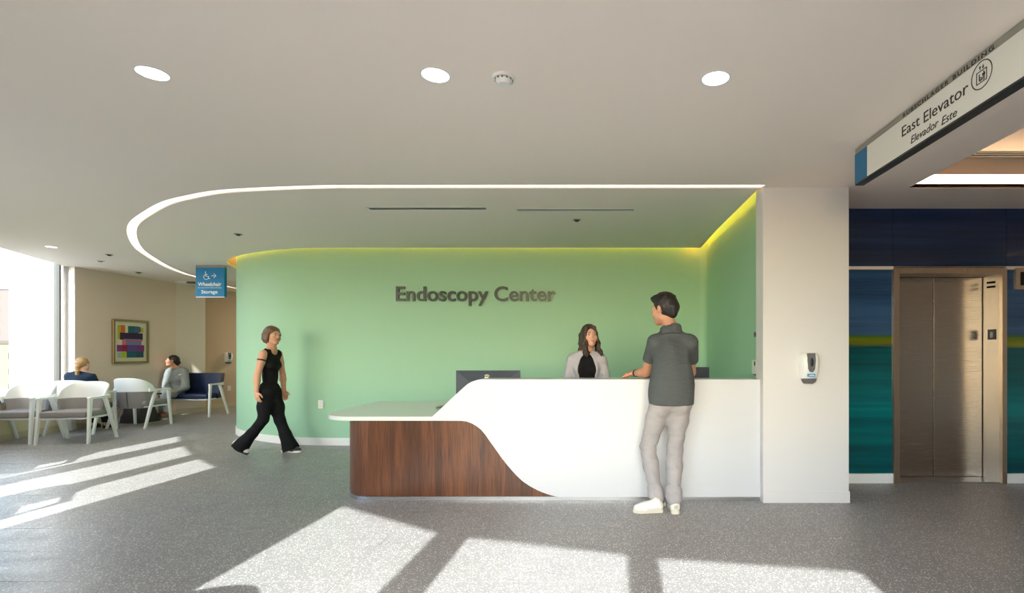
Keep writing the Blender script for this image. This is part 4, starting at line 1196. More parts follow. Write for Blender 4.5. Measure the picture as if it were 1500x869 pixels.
def build_head(F, h, female=False):
    s = h.s
    E_ = lambda c, r, k=0.015, mode='add': F.ell(h.p(*c), np.array(r) * s, k * s, h.R, mode)
    C_ = lambda a, b, ra, rb=None, k=0.01, mode='add': F.cap(h.p(*a), h.p(*b), ra * s, (ra if rb is None else rb) * s, k * s, mode)
    E_((0, -0.018, 0.032), (0.074, 0.094, 0.086))
    E_((0, 0.030, -0.030), (0.060, 0.062, 0.078), 0.03)
    jw = 0.034 if female else 0.040
    C_((-0.042, 0.010, -0.068), (-0.012, 0.064, -0.094), 0.022, 0.019, 0.03); C_((0.042, 0.010, -0.068), (0.012, 0.064, -0.094), 0.022, 0.019, 0.03)
    E_((0, 0.070, -0.095), (0.022, 0.018, 0.016), 0.02)
    for sg_ in (-1, 1): E_((sg_ * 0.042, 0.060, -0.030), (0.024, 0.022, 0.024), 0.02)       # cheeks
    C_((-0.034, 0.076, 0.022), (0.034, 0.076, 0.022), 0.012, k=0.02)                         # brow
    C_((0, 0.084, 0.012), (0, 0.106, -0.026), 0.0075, 0.0105, 0.012)                          # nose
    for sg_ in (-1, 1): E_((sg_ * 0.010, 0.094, -0.031), (0.008, 0.009, 0.007), 0.006)
    for sg_ in (-1, 1): E_((sg_ * 0.031, 0.094, 0.003), (0.0135, 0.012, 0.0062), 0.006, 'sub')
    C_((-0.018, 0.082, -0.055), (0.018, 0.082, -0.055), 0.0065, k=0.008)
    E_((0, 0.089, -0.0535), (0.017, 0.007, 0.006), 0.006); E_((0, 0.088, -0.064), (0.015, 0.008, 0.0065), 0.006)
    for sg_ in (-1, 1):                                                                     # ears
        E_((sg_ * 0.076, -0.008, -0.004), (0.009, 0.019, 0.031), 0.008)
        E_((sg_ * 0.085, -0.004, 0.0), (0.006, 0.010, 0.017), 0.004, 'sub')
def head_details(h, root_, female, brow_mat):
    s = h.s
    for sg_ in (-1, 1):
        b = MB(); b.ball(h.p(sg_ * 0.031, 0.0760, 0.003), 0.0118 * s); b.build('eye', M['eye_white'], root_, world=True)
        b = MB(); b.ball(h.p(sg_ * 0.031, 0.0822, 0.003), 0.0068 * s, 12, 8); b.build('iris', M['iris'], root_, world=True)
        b = MB(); b.tube([h.p(sg_ * 0.014, 0.0900, 0.0235), h.p(sg_ * 0.022, 0.0905, 0.0250), h.p(sg_ * 0.034, 0.0885, 0.0258), h.p(sg_ * 0.047, 0.0800, 0.0215)], [0.0018 * s, 0.0026 * s, 0.0024 * s, 0.0010 * s], 8)
        b.build('eyebrow', brow_mat, root_, world=True)
    b = MB(); b.tube([h.p(-0.023, 0.0845, -0.0535), h.p(-0.011, 0.0945, -0.0580), h.p(0, 0.0962, -0.0590), h.p(0.011, 0.0945, -0.0580), h.p(0.023, 0.0845, -0.0535)], [0.001, 0.0042 * s, 0.0046 * s, 0.0042 * s, 0.001], 8)
    b.build('lips', M['lip'], root_, world=True)

def hand(F, wrist, d, n, side, curl=0.5, k=0.006, s=1.0):
    """wrist point, direction to the fingers, palm normal (out of the palm), side +1 if thumb is on cross(d, n)"""
    d = nrm(d); n = nrm(np.array(n) - d * np.dot(n, d)); t = np.cross(d, n) * side   # towards the thumb
    W = np.array(wrist, float)
    R = np.stack([t, d, n], 1)
    F.ell(W + d * 0.050 * s, (0.040 * s, 0.052 * s, 0.016 * s), 0.012, R)
    F.cap(W - d * 0.01, W + d * 0.03 * s, 0.024 * s, 0.022 * s, 0.015)
    for i, (o, L) in enumerate(((0.029, 0.068), (0.010, 0.077), (-0.010, 0.071), (-0.029, 0.056))):
        p = W + d * (0.088 - 0.004 * abs(i - 1.3)) * s + t * o * s
        dd = d + t * (0.10 * (1.4 - i) * 0.6); a = 0.25 * curl
        pts = [p - d * 0.02]; rr = [0.0095 * s]
        for j, seg in enumerate((0.45, 0.31, 0.24)):
            a += curl * (0.45 + 0.25 * j) + 0.05 * i * curl
            dirv = nrm(dd * math.cos(a) + n * math.sin(a)); pts.append(pts[-1] + (dirv * L * seg * s if j else dirv * (L * seg * s + 0.02))); rr.append((0.0088 - 0.001 * j) * s)
        F.chain(pts, rr, k)
    q = W + t * 0.026 * s + d * 0.022 * s
    p1 = q + nrm(t * 0.8 + d * 0.6 + n * 0.3) * 0.036 * s; p2 = p1 + nrm(t * 0.35 + d * 0.9 + n * 0.3) * 0.028 * s; p3 = p2 + nrm(t * 0.1 + d + n * 0.35) * 0.022 * s
    F.chain([q, p1, p2, p3], [0.015 * s, 0.0115 * s, 0.0105 * s, 0.0085 * s], 0.010)

def torso(F, J, g=0.0, k=0.05, female=False, clips=(), chest=1.0):
    """pelvis to neck from joints; g grows it (for clothes)"""
    pel, wst, ch, nk = [np.array(J[q], float) for q in ('pelvis', 'waist', 'chest', 'neck')]
    sl, sr = np.array(J['sl'], float), np.array(J['sr'], float); hl, hr = np.array(J['hl'], float), np.array(J['hr'], float)
    across = nrm(sr - sl); up = nrm(nk - pel); fw = nrm(np.cross(up, across)) ; R = np.stack([across, fw, nrm(np.cross(across, fw))], 1)
    ah = nrm(hr - hl); fh = nrm(np.cross(up, ah)); Rh = np.stack([ah, fh, nrm(np.cross(ah, fh))], 1)
    S = np.linalg.norm(sr - sl) / 0.34
    kw = dict(clips=clips)
    F.ell(pel, ((0.165 if female else 0.155) * S + g, 0.112 * S + g, 0.13 * S), k, Rh, **kw)
    F.ell(wst, ((0.125 if female else 0.140) * S + g, 0.095 * S + g, 0.14 * S), k * 1.6, R, **kw)
    F.ell(ch, (0.158 * S * chest + g, 0.108 * S + g, 0.17 * S), k * 1.4, R, **kw)
    F.cap(sl * 0.90 + nk * 0.10 - up * 0.022, sr * 0.90 + nk * 0.10 - up * 0.022, 0.050 * S + g, None, k, **kw)
    F.cap(sl * 0.80 + nk * 0.20 - up * 0.006, nk + up * 0.020, 0.040 * S + g * 0.8, 0.038 + g * 0.5, k * 0.9, **kw)
    F.cap(sr * 0.80 + nk * 0.20 - up * 0.006, nk + up * 0.020, 0.040 * S + g * 0.8, 0.038 + g * 0.5, k * 0.9, **kw)
    if female:
        fr = -fw if np.dot(fw, J['face']) < 0 else fw
        for sg_ in (-1, 1): F.ell(ch + fr * (0.078 * S) + across * sg_ * 0.068 * S - up * 0.03, (0.055 * S + g, 0.05 * S + g, 0.055 * S + g), 0.03, R, **kw)
def limbs(F, J, legs=True, arms=True, k=0.02, arm_r=(0.052, 0.042, 0.043, 0.026), leg_r=(0.070, 0.046, 0.048, 0.034)):
    if arms:
        for a, b, c in (('sl', 'el', 'wl'), ('sr', 'er', 'wr')):
            A, B, C = [np.array(J[q], float) for q in (a, b, c)]
            m1 = A * 0.6 + B * 0.4; m2 = B * 0.72 + C * 0.28
            F.chain([A, m1, B], [arm_r[0], arm_r[0] * 0.93, arm_r[1] * 0.92], k)
            F.chain([B, m2, C], [arm_r[1] * 0.92, arm_r[2], arm_r[3]], k)
    if legs:
        for a, b, c in (('hl', 'kl', 'al'), ('hr', 'kr', 'ar')):
            A, B, C = [np.array(J[q], float) for q in (a, b, c)]
            m1 = A * 0.65 + B * 0.35; m2 = B * 0.70 + C * 0.30
            F.chain([A, m1, B], [leg_r[0], leg_r[0] * 0.92, leg_r[1]], k * 1.5)
            F.chain([B, m2, C], [leg_r[1], leg_r[2], leg_r[3]], k * 1.5)
def foot(F, ankle, toe, k=0.02):
    a = np.array(ankle, float); t = np.array(toe, float); d = nrm((t - a) * np.array((1, 1, 0.0001))); up = np.array((0, 0, 1.0))
    F.cap(a, a - up * 0.03 - d * 0.015, 0.030, 0.026, k); F.chain([a - d * 0.02 - up * 0.045, a + d * 0.05 - up * 0.045, t - d * 0.05 - up * 0.004], [0.024, 0.025, 0.020], k)
def bounds(J, pad=0.16):
    P = np.array([v for k_, v in J.items() if k_ not in ('face',)], float)
    return P.min(0) - pad, P.max(0) + pad
def figure_body(J, h, hands, skin, root_, female=False, res=0.006, arm_r=None, leg_r=None, toes=None):
    lo, hi = bounds(J); lo[2] = -0.02; hi = np.maximum(hi, h.c + 0.15); lo[:2] = np.minimum(lo[:2], (h.c - 0.15)[:2])
    F = Field(lo, hi, res)
    torso(F, J, 0.0, female=female)
    kw = {}
    if arm_r: kw['arm_r'] = arm_r
    if leg_r: kw['leg_r'] = leg_r
    limbs(F, J, **kw)
    nk = np.array(J['neck'], float)
    F.cap(nk - np.array((0, 0, 0.02)), h.p(0, -0.022, -0.06), 0.058 if not female else 0.050, 0.052 if not female else 0.045, 0.03)
    build_head(F, h, female)
    for (wr, d, n, side, curl) in hands: hand(F, wr, d, n, side, curl, s=0.93 if female else 1.0)
    if toes:
        for ak, t in zip(('al', 'ar'), toes): foot(F, J[ak], t)
    me = smooth_mesh(F.mesh('body'), 1, 0.5)
    return link_mesh('body', me, skin, root_, world=True)
def shoe(ankle, heel, toe, mat_up, mat_sole, root_, W=0.048, hgt=0.075, pitch=0.0, tongue=None, collar=None):
    """ankle above heel; heel and toe are ground contact points of the sole"""
    he = np.array(heel, float); to = np.array(toe, float); d = nrm(to - he); L = np.linalg.norm(to - he)
    side = nrm(np.cross(d, (0, 0, 1))); up = nrm(np.cross(side, d))
    lo = np.minimum(np.minimum(he, to), ankle) - 0.09; hi = np.maximum(np.maximum(he, to), ankle) + 0.09
    F = Field(lo, hi, 0.004)
    P = lambda a, b, c: he + d * a * L + side * b + up * c
    F.chain([P(0.13, 0, 0.052), P(0.35, 0, 0.050), P(0.62, 0, 0.040), P(0.87, 0, 0.034)], [0.034, 0.038, 0.036, 0.028], 0.03)
    F.cap(P(0.60, 0.016, 0.034), P(0.80, 0.016, 0.032), 0.028, 0.024, 0.02); F.cap(P(0.60, -0.016, 0.034), P(0.80, -0.016, 0.032), 0.028, 0.024, 0.02)
    F.cap(P(0.16, 0, 0.05), P(0.20, 0, hgt + 0.015), 0.038, 0.036, 0.02)
    F.cap(P(0.30, 0, 0.065), P(0.50, 0, 0.060), 0.030, 0.024, 0.02)
    F.clip(P(0, 0, hgt + 0.025), up - 0.35 * d)
    F.clip(P(0, 0, 0.015), -up)
    me = smooth_mesh(F.mesh('shoe'), 1)
    u_ = link_mesh('shoe', me, mat_up, root_, world=True)
    outline = []
    for a, w in ((0.0, 0.020), (0.03, 0.032), (0.15, 0.036), (0.35, 0.035), (0.55, 0.043), (0.75, 0.047), (0.88, 0.040), (0.97, 0.024), (1.0, 0.008)): outline.append((a, w * W / 0.048))
    pts = outline + [(a, -w) for a, w in outline[::-1]]
    b = MB(); b.rings([[P(a, w, 0.0) for a, w in pts], [P(a + (0.01 if a > 0.5 else -0.008), w * 1.06, 0.012) for a, w in pts], [P(a, w * 1.02, 0.026) for a, w in pts]])
    b.build('sole', mat_sole, u_, world=True, smooth=50)
    return u_
def cloth(name, F, mat, root_, disp=None, it=1):
    me = smooth_mesh(F.mesh(name, disp), it, 0.5)
    return link_mesh(name, me, mat, root_, world=True)
A3 = lambda *p: np.array(p, float)
def Rz_up(d):   # axes with third along d
    d = nrm(d); a = nrm(np.cross(d, (0.3, 0.9, 0.1))); return np.stack([a, np.cross(d, a), d], 1)

# ---------------------------------------------------------------- man at the desk
Jm = dict(pelvis=A3(0.635, 4.235, 0.945), waist=A3(0.640, 4.25, 1.10), chest=A3(0.645, 4.285, 1.30), neck=A3(0.652, 4.300, 1.488),
    sl=A3(0.510, 4.325, 1.385), sr=A3(0.802, 4.262, 1.385), el=A3(0.462, 4.545, 1.125), er=A3(0.868, 4.560, 1.125), wl=A3(0.372, 4.72, 1.108), wr=A3(0.665, 4.70, 1.100),
    hl=A3(0.560, 4.235, 0.915), hr=A3(0.715, 4.235, 0.915), kl=A3(0.452, 4.300, 0.500), kr=A3(0.675, 4.285, 0.490), al=A3(0.515, 4.205, 0.095), ar=A3(0.648, 4.165, 0.095), face=A3(0, 1, 0))
Hm = Head(PT(972.5, 453, 4.27), (-0.72, 0.70, -0.10), 0.03, 1.06)
man = root('person', (0.6, 4.2, 0), 'man in a charcoal polo shirt and light grey jeans leaning on the desk', 'person')
SK1 = skin_mat('tan_skin', srgb(206, 150, 120)); HM = hair_mat('dark_hair', srgb(13, 9, 8), srgb(36, 26, 21))
figure_body(Jm, Hm, [(Jm['wl'], (-0.75, 0.62, -0.05), (0, 0.1, -1), 1, 0.75), (Jm['wr'], (-0.95, 0.3, -0.02), (0, 0, -1), -1, 0.35)], SK1, man, toes=[A3(0.40, 4.19, 0.045), A3(0.655, 4.36, 0.04)])
head_details(Hm, man, False, HM)
# short dark hair, swept up in front
lo, hi = Hm.c - 0.2, Hm.c + 0.2
F = Field(lo, hi, 0.004)
s = Hm.s
F.ell(Hm.p(0, -0.022, 0.045), np.array((0.081, 0.098, 0.088)) * s, 0.01, Hm.R)
F.ell(Hm.p(0, -0.030, 0.008), np.array((0.077, 0.088, 0.080)) * s, 0.02, Hm.R)
F.cap(Hm.p(0, -0.080, -0.045), Hm.p(0, -0.088, 0.0), 0.038 * s, 0.05 * s, 0.03)
for i in range(34):
    rr_ = random.Random(i); x = rr_.uniform(-0.050, 0.050); y = rr_.uniform(-0.055, 0.070)
    z = 0.118 - 9.0 * x * x - 4.5 * (y + 0.015) ** 2
    F.cap(Hm.p(x, y - 0.022, z - 0.004), Hm.p(x + rr_.uniform(-0.008, 0.008), y + 0.020, z + 0.010), 0.015 * s, 0.007 * s, 0.012)
F.cap(Hm.p(-0.038, 0.056, 0.082), Hm.p(0.038, 0.058, 0.084), 0.022 * s, None, 0.018)
F.cap(Hm.p(-0.028, 0.070, 0.096), Hm.p(0.030, 0.074, 0.098), 0.017 * s, None, 0.018)
F.cap(Hm.p(-0.020, 0.086, 0.098), Hm.p(0.026, 0.090, 0.100), 0.010 * s, None, 0.018)
# cut away the face, the nape edge and around the ears
F.ell(Hm.p(0, 0.105, -0.030), np.array((0.12, 0.070, 0.100)) * s, 0.01, Hm.R, mode='sub')
F.ell(Hm.p(0, 0.045, -0.075), np.array((0.12, 0.055, 0.085)) * s, 0.01, Hm.R, mode='sub')
for sg_ in (-1, 1): F.ell(Hm.p(sg_ * 0.085, -0.006, -0.020), np.array((0.03, 0.026, 0.048)) * s, 0.006, Hm.R, mode='sub')
F.clip(Hm.p(0, -0.09, -0.088), -Hm.u)
cloth('hair', F, HM, man, folds(3, 0.0025, (60, 60, 60)), 0)
# polo shirt
POLO = cloth_mat('charcoal_polo', srgb(86, 90, 91), 500, 0.15, 0.06)
lo, hi = bounds(Jm); F = Field(lo, hi, 0.007)
torso(F, Jm, 0.016, female=False); F.cap(Jm['neck'] - A3(0, 0, 0.02), Hm.p(0, -0.022, -0.06), 0.078, 0.072, 0.04)
F.ell(A3(0.637, 4.216, 0.97), (0.190, 0.148, 0.40), 0.07)
hemL = Jm['sl'] * 0.42 + Jm['el'] * 0.58; hemR = Jm['sr'] * 0.42 + Jm['er'] * 0.58
F.clip((0, 4.2, 0.878), (0.0, 0.03, -1)); F.clip(Jm['neck'] + A3(0, 0, 0.004), (0, 0.40, 1))
for S_, E_ in (('sl', 'el'), ('sr', 'er')):
    d = nrm(Jm[E_] - Jm[S_]); he = Jm[S_] * 0.42 + Jm[E_] * 0.58
    F.cap(Jm[S_], he + d * 0.05, 0.063, 0.062, 0.03, clips=[(he, d)])
polo = cloth('polo_shirt', F, POLO, man, folds(11, 0.010, (15, 15, 9)), 1)
F = Field(Jm['neck'] - 0.16, Jm['neck'] + 0.18, 0.003)
F.cap(Jm['neck'] + A3(-0.002, 0.000, -0.05), Jm['neck'] + A3(-0.010, 0.006, 0.070), 0.098, 0.084, 0.01)
F.cap(Jm['neck'] + A3(-0.002, 0.000, -0.01), Jm['neck'] + A3(-0.010, 0.006, 0.14), 0.068, 0.068, 0.0, mode='sub')
F.clip(Jm['neck'] + A3(0, 0, 0.026), (-0.1, 0.40, 1)); F.clip(Jm['neck'] + A3(0, 0, -0.05), (0, -0.3, -1))
cc = cloth('collar', F, POLO, man, None, 1); 
# jeans
JEAN = cloth_mat('light_grey_denim', srgb(178, 172, 172), 700, 0.2, 0.14)
F = Field(lo - A3(0, 0, 0.0), A3(hi[0], hi[1], 1.05), 0.006)
F.ell(A3(0.637, 4.232, 0.925), (0.160, 0.116, 0.12), 0.05)
for g_, (a, b, c) in enumerate((('hl', 'kl', 'al'), ('hr', 'kr', 'ar'))):
    A, B, C = Jm[a], Jm[b], Jm[c]
    F.ell(A + A3(0, -0.030, -0.02), (0.080, 0.086, 0.10), 0.05)
    F.chain([A + A3(0, -0.01, 0), A * 0.6 + B * 0.4, B], [0.096, 0.082, 0.063], 0.04)
    F.chain([B, B * 0.68 + C * 0.32 + A3(0, -0.012, 0), C + A3(0, 0, 0.0)], [0.063, 0.062, 0.049], 0.03)
    # stacked folds at knee and ankle
    for t in (0.80, 0.87, 0.94):
        q = B * (1 - t) + C * t; F.cap(q + A3(-0.02, 0.0, 0.004), q + A3(0.02, -0.01, -0.006), 0.0475, 0.046, 0.008)
F.clip((0, 0, 0.062), (0, 0, -1)); F.clip((0, 0, 1.0), (0, 0, 1))
jeans = cloth('jeans', F, JEAN, man, folds(5, 0.0085, (13, 13, 40), centre=[(Jm['kl'], 0.10, 1.0), (Jm['kr'], 0.10, 1.0), (Jm['al'], 0.10, 0.8), (Jm['ar'], 0.10, 0.8), ((0.63, 4.14, 0.80), 0.09, 0.8)]), 1)
WHT = plain('white_leather', srgb(238, 236, 230), 0.45, nscale=80, nbump=0.03); SOLE = plain('cream_rubber', srgb(222, 214, 196), 0.7, nscale=80)
shoe(Jm['al'], (0.560, 4.175, 0.002), (0.318, 4.165, 0.002), WHT, SOLE, man)
shoe(Jm['ar'], (0.655, 4.105, 0.002), (0.668, 4.375, 0.002), WHT, SOLE, man)
for c_, d_ in (((0.577, 4.175, 0.065), (1, 0.05, 0)), ((0.656, 4.092, 0.065), (0, -1, 0))):
    b = MB(); b.ball(c_, 0.015, 12, 8, (0.5, 1, 1.1) if d_[0] else (1, 0.5, 1.1)); b.build('heel_tab', plain('tan_suede', srgb(206, 198, 170), 0.8, nscale=80), man, world=True)
b = MB(); wv = nrm(Jm['wl'] - Jm['el']); pc_ = Jm['wl'] - wv * 0.03; b.cyl(pc_ - wv * 0.010, pc_ + wv * 0.010, 0.034, 0.033, 24); b.build('wristband', M['black'], man, world=True)

# ---------------------------------------------------------------- receptionist
Jr = dict(pelvis=A3(-0.06, 5.62, 0.86), waist=A3(-0.06, 5.60, 1.00), chest=A3(-0.06, 5.60, 1.16), neck=A3(-0.058, 5.60, 1.315),
    sl=A3(0.088, 5.59, 1.222), sr=A3(-0.208, 5.60, 1.222), el=A3(0.150, 5.60, 0.97), er=A3(-0.275, 5.61, 0.97), wl=A3(0.09, 5.40, 0.86), wr=A3(-0.22, 5.40, 0.86),
    hl=A3(0.02, 5.62, 0.84), hr=A3(-0.14, 5.62, 0.84), kl=A3(0.03, 5.61, 0.45), kr=A3(-0.15, 5.61, 0.45), al=A3(0.03, 5.63, 0.09), ar=A3(-0.15, 5.63, 0.09), face=A3(0, -1, 0))
# place her at the depth where her width in the picture fits
dY = 5.36 - 5.60
for k_ in Jr:
    if k_ != 'face': Jr[k_] = Jr[k_] + A3(-0.015, dY, 0.0)
Hr = Head(PT(863.5, 492, 5.36), (0.30, -0.94, 0.08), -0.04, 0.98)
rec = root('person', (-0.07, 5.36, 0), 'dark-haired receptionist in a grey cardigan over a black top behind the desk', 'person')
SK2 = skin_mat('fair_skin', srgb(226, 172, 146)); HR = hair_mat('brown_hair', srgb(34, 22, 18), srgb(82, 54, 42))
figure_body(Jr, Hr, [(Jr['wl'], (-0.3, -0.95, -0.05), (0, 0, -1), -1, 0.4), (Jr['wr'], (0.3, -0.95, -0.05), (0, 0, -1), 1, 0.4)], SK2, rec, True, arm_r=(0.044, 0.036, 0.036, 0.023), leg_r=(0.066, 0.042, 0.044, 0.030), toes=[A3(0.03, 5.22, 0.04), A3(-0.17, 5.22, 0.04)])
head_details(Hr, rec, True, HR)
F = Field(Hr.c - A3(0.22, 0.2, 0.36), Hr.c + A3(0.22, 0.2, 0.2), 0.004); s = Hr.s
F.ell(Hr.p(0, -0.020, 0.040), np.array((0.084, 0.100, 0.090)) * s, 0.01, Hr.R)
F.cap(Hr.p(0, -0.05, 0.0), Hr.p(0, -0.075, -0.12), 0.075 * s, 0.06 * s, 0.03)
F.ell(Hr.p(0.002, 0.104, -0.026), np.array((0.058, 0.084, 0.106)) * s, 0.008, Hr.R, mode='sub')
for sg_ in (-1, 1):
    for j in range(7):
        rr_ = random.Random(20 + j + 10 * sg_)
        x0_ = sg_ * (0.060 + 0.003 * j); y0_ = 0.052 - 0.022 * j
        pts = [Hr.p(sg_ * 0.012, y0_ * 0.9 + 0.012, 0.112 - 0.25 * abs(y0_ - 0.01)), Hr.p(sg_ * 0.044, y0_ * 0.95 + 0.006, 0.082), Hr.p(x0_, y0_, 0.02), Hr.p(x0_ * 1.10, y0_ + 0.004, -0.05)]
        ph = rr_.uniform(0, 6); nn_ = 8 if j < 5 else 6
        for t in range(1, nn_ + 1):
            fwd = 0.010 * t if j < 3 else 0.002 * t
            pts.append(Hr.p(x0_ * (1.12 + 0.02 * t) + 0.009 * math.sin(ph + t * 1.2), y0_ + fwd + 0.009 * math.cos(ph + t * 1.2), -0.05 - 0.022 * t))
        n_ = len(pts); F.chain(pts, [0.012, 0.015] + [0.0165] * (n_ - 4) + [0.013, 0.005], 0.010)
cloth('hair', F, HR, rec, folds(8, 0.003, (70, 70, 14)), 0)
BLK = cloth_mat('black_knit', srgb(24, 24, 26), 500, 0.1, 0.1); CARD = cloth_mat('grey_cardigan', srgb(186, 182, 190), 350, 0.25, 0.08)
lo, hi = bounds(Jr); F = Field(lo, hi, 0.006)
torso(F, Jr, 0.007, female=True); F.clip(Jr['neck'] + A3(0, 0, -0.022), (0, 0.35, 1)); F.clip((0, 0, 0.80), (0, 0, -1))
cloth('black_top', F, BLK, rec, folds(2, 0.002), 1)
F = Field(lo, hi, 0.006); torso(F, Jr, 0.024, female=True)
for S_, E_, W_ in (('sl', 'el', 'wl'), ('sr', 'er', 'wr')):
    F.chain([Jr[S_], Jr[E_], Jr[W_]], [0.060, 0.052, 0.042], 0.03)
F.clip(Jr['neck'] + A3(0, 0, 0.0), (0, 0.0, 1)); F.clip((0, 0, 0.78), (0, 0, -1))
# open front
F.cap(A3(Jr['neck'][0], Jr['neck'][1] - 0.15, 1.33), A3(Jr['neck'][0] + 0.012, Jr['neck'][1] - 0.15, 0.80), 0.085, 0.130, 0.01, mode='sub')
F.cap(Jr['neck'] + A3(0, 0, -0.05), Jr['neck'] + A3(0, 0, 0.1), 0.066, 0.075, 0.01, mode='sub')
cloth('cardigan', F, CARD, rec, folds(14, 0.006, (18, 18, 9)), 1)
F = Field(A3(-0.4, 5.1, -0.01), A3(0.25, 5.7, 0.95), 0.008)
F.ell(Jr['pelvis'], (0.175, 0.13, 0.12), 0.05)
for a, b, c in (('hl', 'kl', 'al'), ('hr', 'kr', 'ar')): F.chain([Jr[a], Jr[b], Jr[c]], [0.095, 0.068, 0.055], 0.03)
F.clip((0, 0, 0.05), (0, 0, -1)); cloth('trousers', F, BLK, rec, folds(4, 0.003), 1)
b = MB(); nkp = Jr['neck']; arcp = []
for t in range(-6, 7):
    a = t / 6 * 1.25; arcp.append(nkp + A3(0.062 * math.sin(a) * (1.0), -0.052 - 0.030 * math.cos(a), 0.012 - 0.055 * math.cos(a) ** 2))
b.tube(arcp, 0.0016, 6); b.ball(arcp[6] + A3(0, -0.006, -0.012), 0.006, 10, 8, (1, 0.6, 1.3)); b.build('necklace', plain('silver', srgb(220, 216, 206), 0.25, 1.0, nscale=20), rec, world=True)
for a, x in (('al', 0.015), ('ar', -0.165)): shoe(Jr[a], (x, 5.44, 0.002), (x, 5.20, 0.002), BLK, M['black'], rec, W=0.042)

# ---------------------------------------------------------------- woman walking
wX = lambda x, y=6.57: (x - 870) / 750 * y
wZ = lambda yp, y=6.57: CAM_H + (515 - yp) / 750 * y
Y0 = 6.57
def pw3(x, y, dy): return A3(*PT(x, y, Y0 + dy))
Jw = dict(pelvis=pw3(395, 572, 0), waist=pw3(396, 552, 0), chest=pw3(396, 532, 0), neck=pw3(398, 511, 0),
    sr=pw3(385.5, 518.5, -0.13), sl=pw3(408, 518.5, 0.13), er=pw3(377, 550, -0.20), el=pw3(414, 549, 0.19),
    wr=pw3(375.5, 574, -0.21), wl=pw3(416, 573, 0.19), hr=pw3(391, 577, -0.07), hl=pw3(400, 577, 0.07),
    kr=pw3(386, 615, -0.08), kl=pw3(410, 616, 0.07), ar=pw3(356.5, 647, -0.085), al=pw3(417, 653, 0.07), face=A3(1, 0, 0))
Hw = Head(PT(399.5, 491.5, Y0), (0.93, -0.36, -0.04), 0.0, 0.98)
wk = root('person', (wX(396), Y0, 0), 'woman in black tank top and flared trousers walking past the green wall', 'person')
SK3 = skin_mat('light_skin', srgb(218, 164, 134)); HW = hair_mat('ash_brown_hair', srgb(70, 50, 36), srgb(140, 106, 78))
figure_body(Jw, Hw, [(Jw['wr'], (0.10, -0.04, -1), (0.3, 1, 0), 1, 0.45), (Jw['wl'], (0.35, -0.1, -0.93), (0, -1, 0), -1, 0.45)], SK3, wk, True, arm_r=(0.047, 0.038, 0.038, 0.024), leg_r=(0.066, 0.040, 0.040, 0.028), toes=[A3(-3.86, Y0 + 0.075, 0.05), A3(-4.46, Y0 - 0.09, 0.045)])
head_details(Hw, wk, True, HW)
F = Field(Hw.c - 0.2, Hw.c + 0.2, 0.004); s = Hw.s
F.ell(Hw.p(0, -0.024, 0.038), np.array((0.086, 0.102, 0.090)) * s, 0.01, Hw.R)
F.cap(Hw.p(0, -0.06, 0.0), Hw.p(0, -0.075, -0.065), 0.078 * s, 0.055 * s, 0.03)
for sg_ in (-1, 1):
    for j in range(4): F.chain([Hw.p(sg_ * 0.045, 0.03 - 0.03 * j, 0.08), Hw.p(sg_ * 0.080, 0.015 - 0.028 * j, 0.01), Hw.p(sg_ * 0.080, 0.008 - 0.026 * j, -0.05), Hw.p(sg_ * 0.068, 0.014 - 0.026 * j, -0.092)], [0.016, 0.019, 0.018, 0.007], 0.01)
F.ell(Hw.p(0, 0.108, -0.026), np.array((0.068, 0.078, 0.096)) * s, 0.008, Hw.R, mode='sub')
cloth('hair', F, HW, wk, folds(9, 0.004, (60, 60, 18)), 0)
lo, hi = bounds(Jw); F = Field(lo, hi, 0.006); torso(F, Jw, 0.009, female=True)
F.clip(Jw['neck'] + A3(0.0, 0, -0.005), (0.25, 0, 1)); F.cap(Jw['neck'] + A3(0.05, 0, -0.02), Jw['neck'] + A3(0.03, 0, 0.1), 0.060, 0.075, 0.01, mode='sub'); F.clip((0, 0, wZ(578)), (0, 0, -1))
for S_ in ('sl', 'sr'):
    F.ell(Jw[S_] + A3(0, 0.02 if S_ == 'sl' else -0.02, -0.015), (0.058, 0.038, 0.085), 0.01, mode='sub')
cloth('tank_top', F, BLK, wk, folds(6, 0.004, (9, 9, 16)), 1)
F = Field(lo, A3(hi[0], hi[1], 1.0), 0.006)
F.ell(Jw['pelvis'], (0.112, 0.158, 0.13), 0.05); F.ell(Jw['pelvis'] - A3(0, 0, 0.06), (0.10, 0.12, 0.10), 0.05)
for (a, b, c, hx) in (('hr', 'kr', 'ar', (wX(358.5), wZ(654))), ('hl', 'kl', 'al', (wX(421.5), wZ(659)))):
    A, B, C = Jw[a], Jw[b], A3(hx[0], Jw[c][1], hx[1]); F.chain([A, A * 0.5 + B * 0.5, B], [0.094, 0.082, 0.062], 0.05)
    F.chain([B, B * 0.5 + C * 0.5, C], [0.062, 0.066, 0.100], 0.03, clips=[(C + nrm(C - B) * 0.012, C - B)])
cloth('flared_trousers', F, BLK, wk, folds(7, 0.006, (14, 14, 8)), 1)
GRYS = plain('dark_grey_mesh_shoe', srgb(58, 58, 56), 0.7, nscale=120, nbump=0.1); LS = plain('white_foam_sole', srgb(232, 228, 216), 0.6, nscale=60)
shoe(Jw['al'], (wX(408), Y0 + 0.075, 0.002), (wX(437), Y0 + 0.065, 0.002), GRYS, LS, wk, W=0.045)
shoe(Jw['ar'], (wX(347), Y0 - 0.09, wZ(651)), (wX(369.5), Y0 - 0.09, 0.002), LS, GRYS, wk, W=0.045)
b = MB(); q = Jw['er'] * 0.86 + Jw['sr'] * 0.14; dq = nrm(Jw['er'] - Jw['sr']); q = Jw['er'] * 0.30 + Jw['sr'] * 0.70; b.cyl(q - dq * 0.010, q + dq * 0.010, 0.0495, 0.049, 20)
b.build('arm_band', M['black'], wk, world=True)

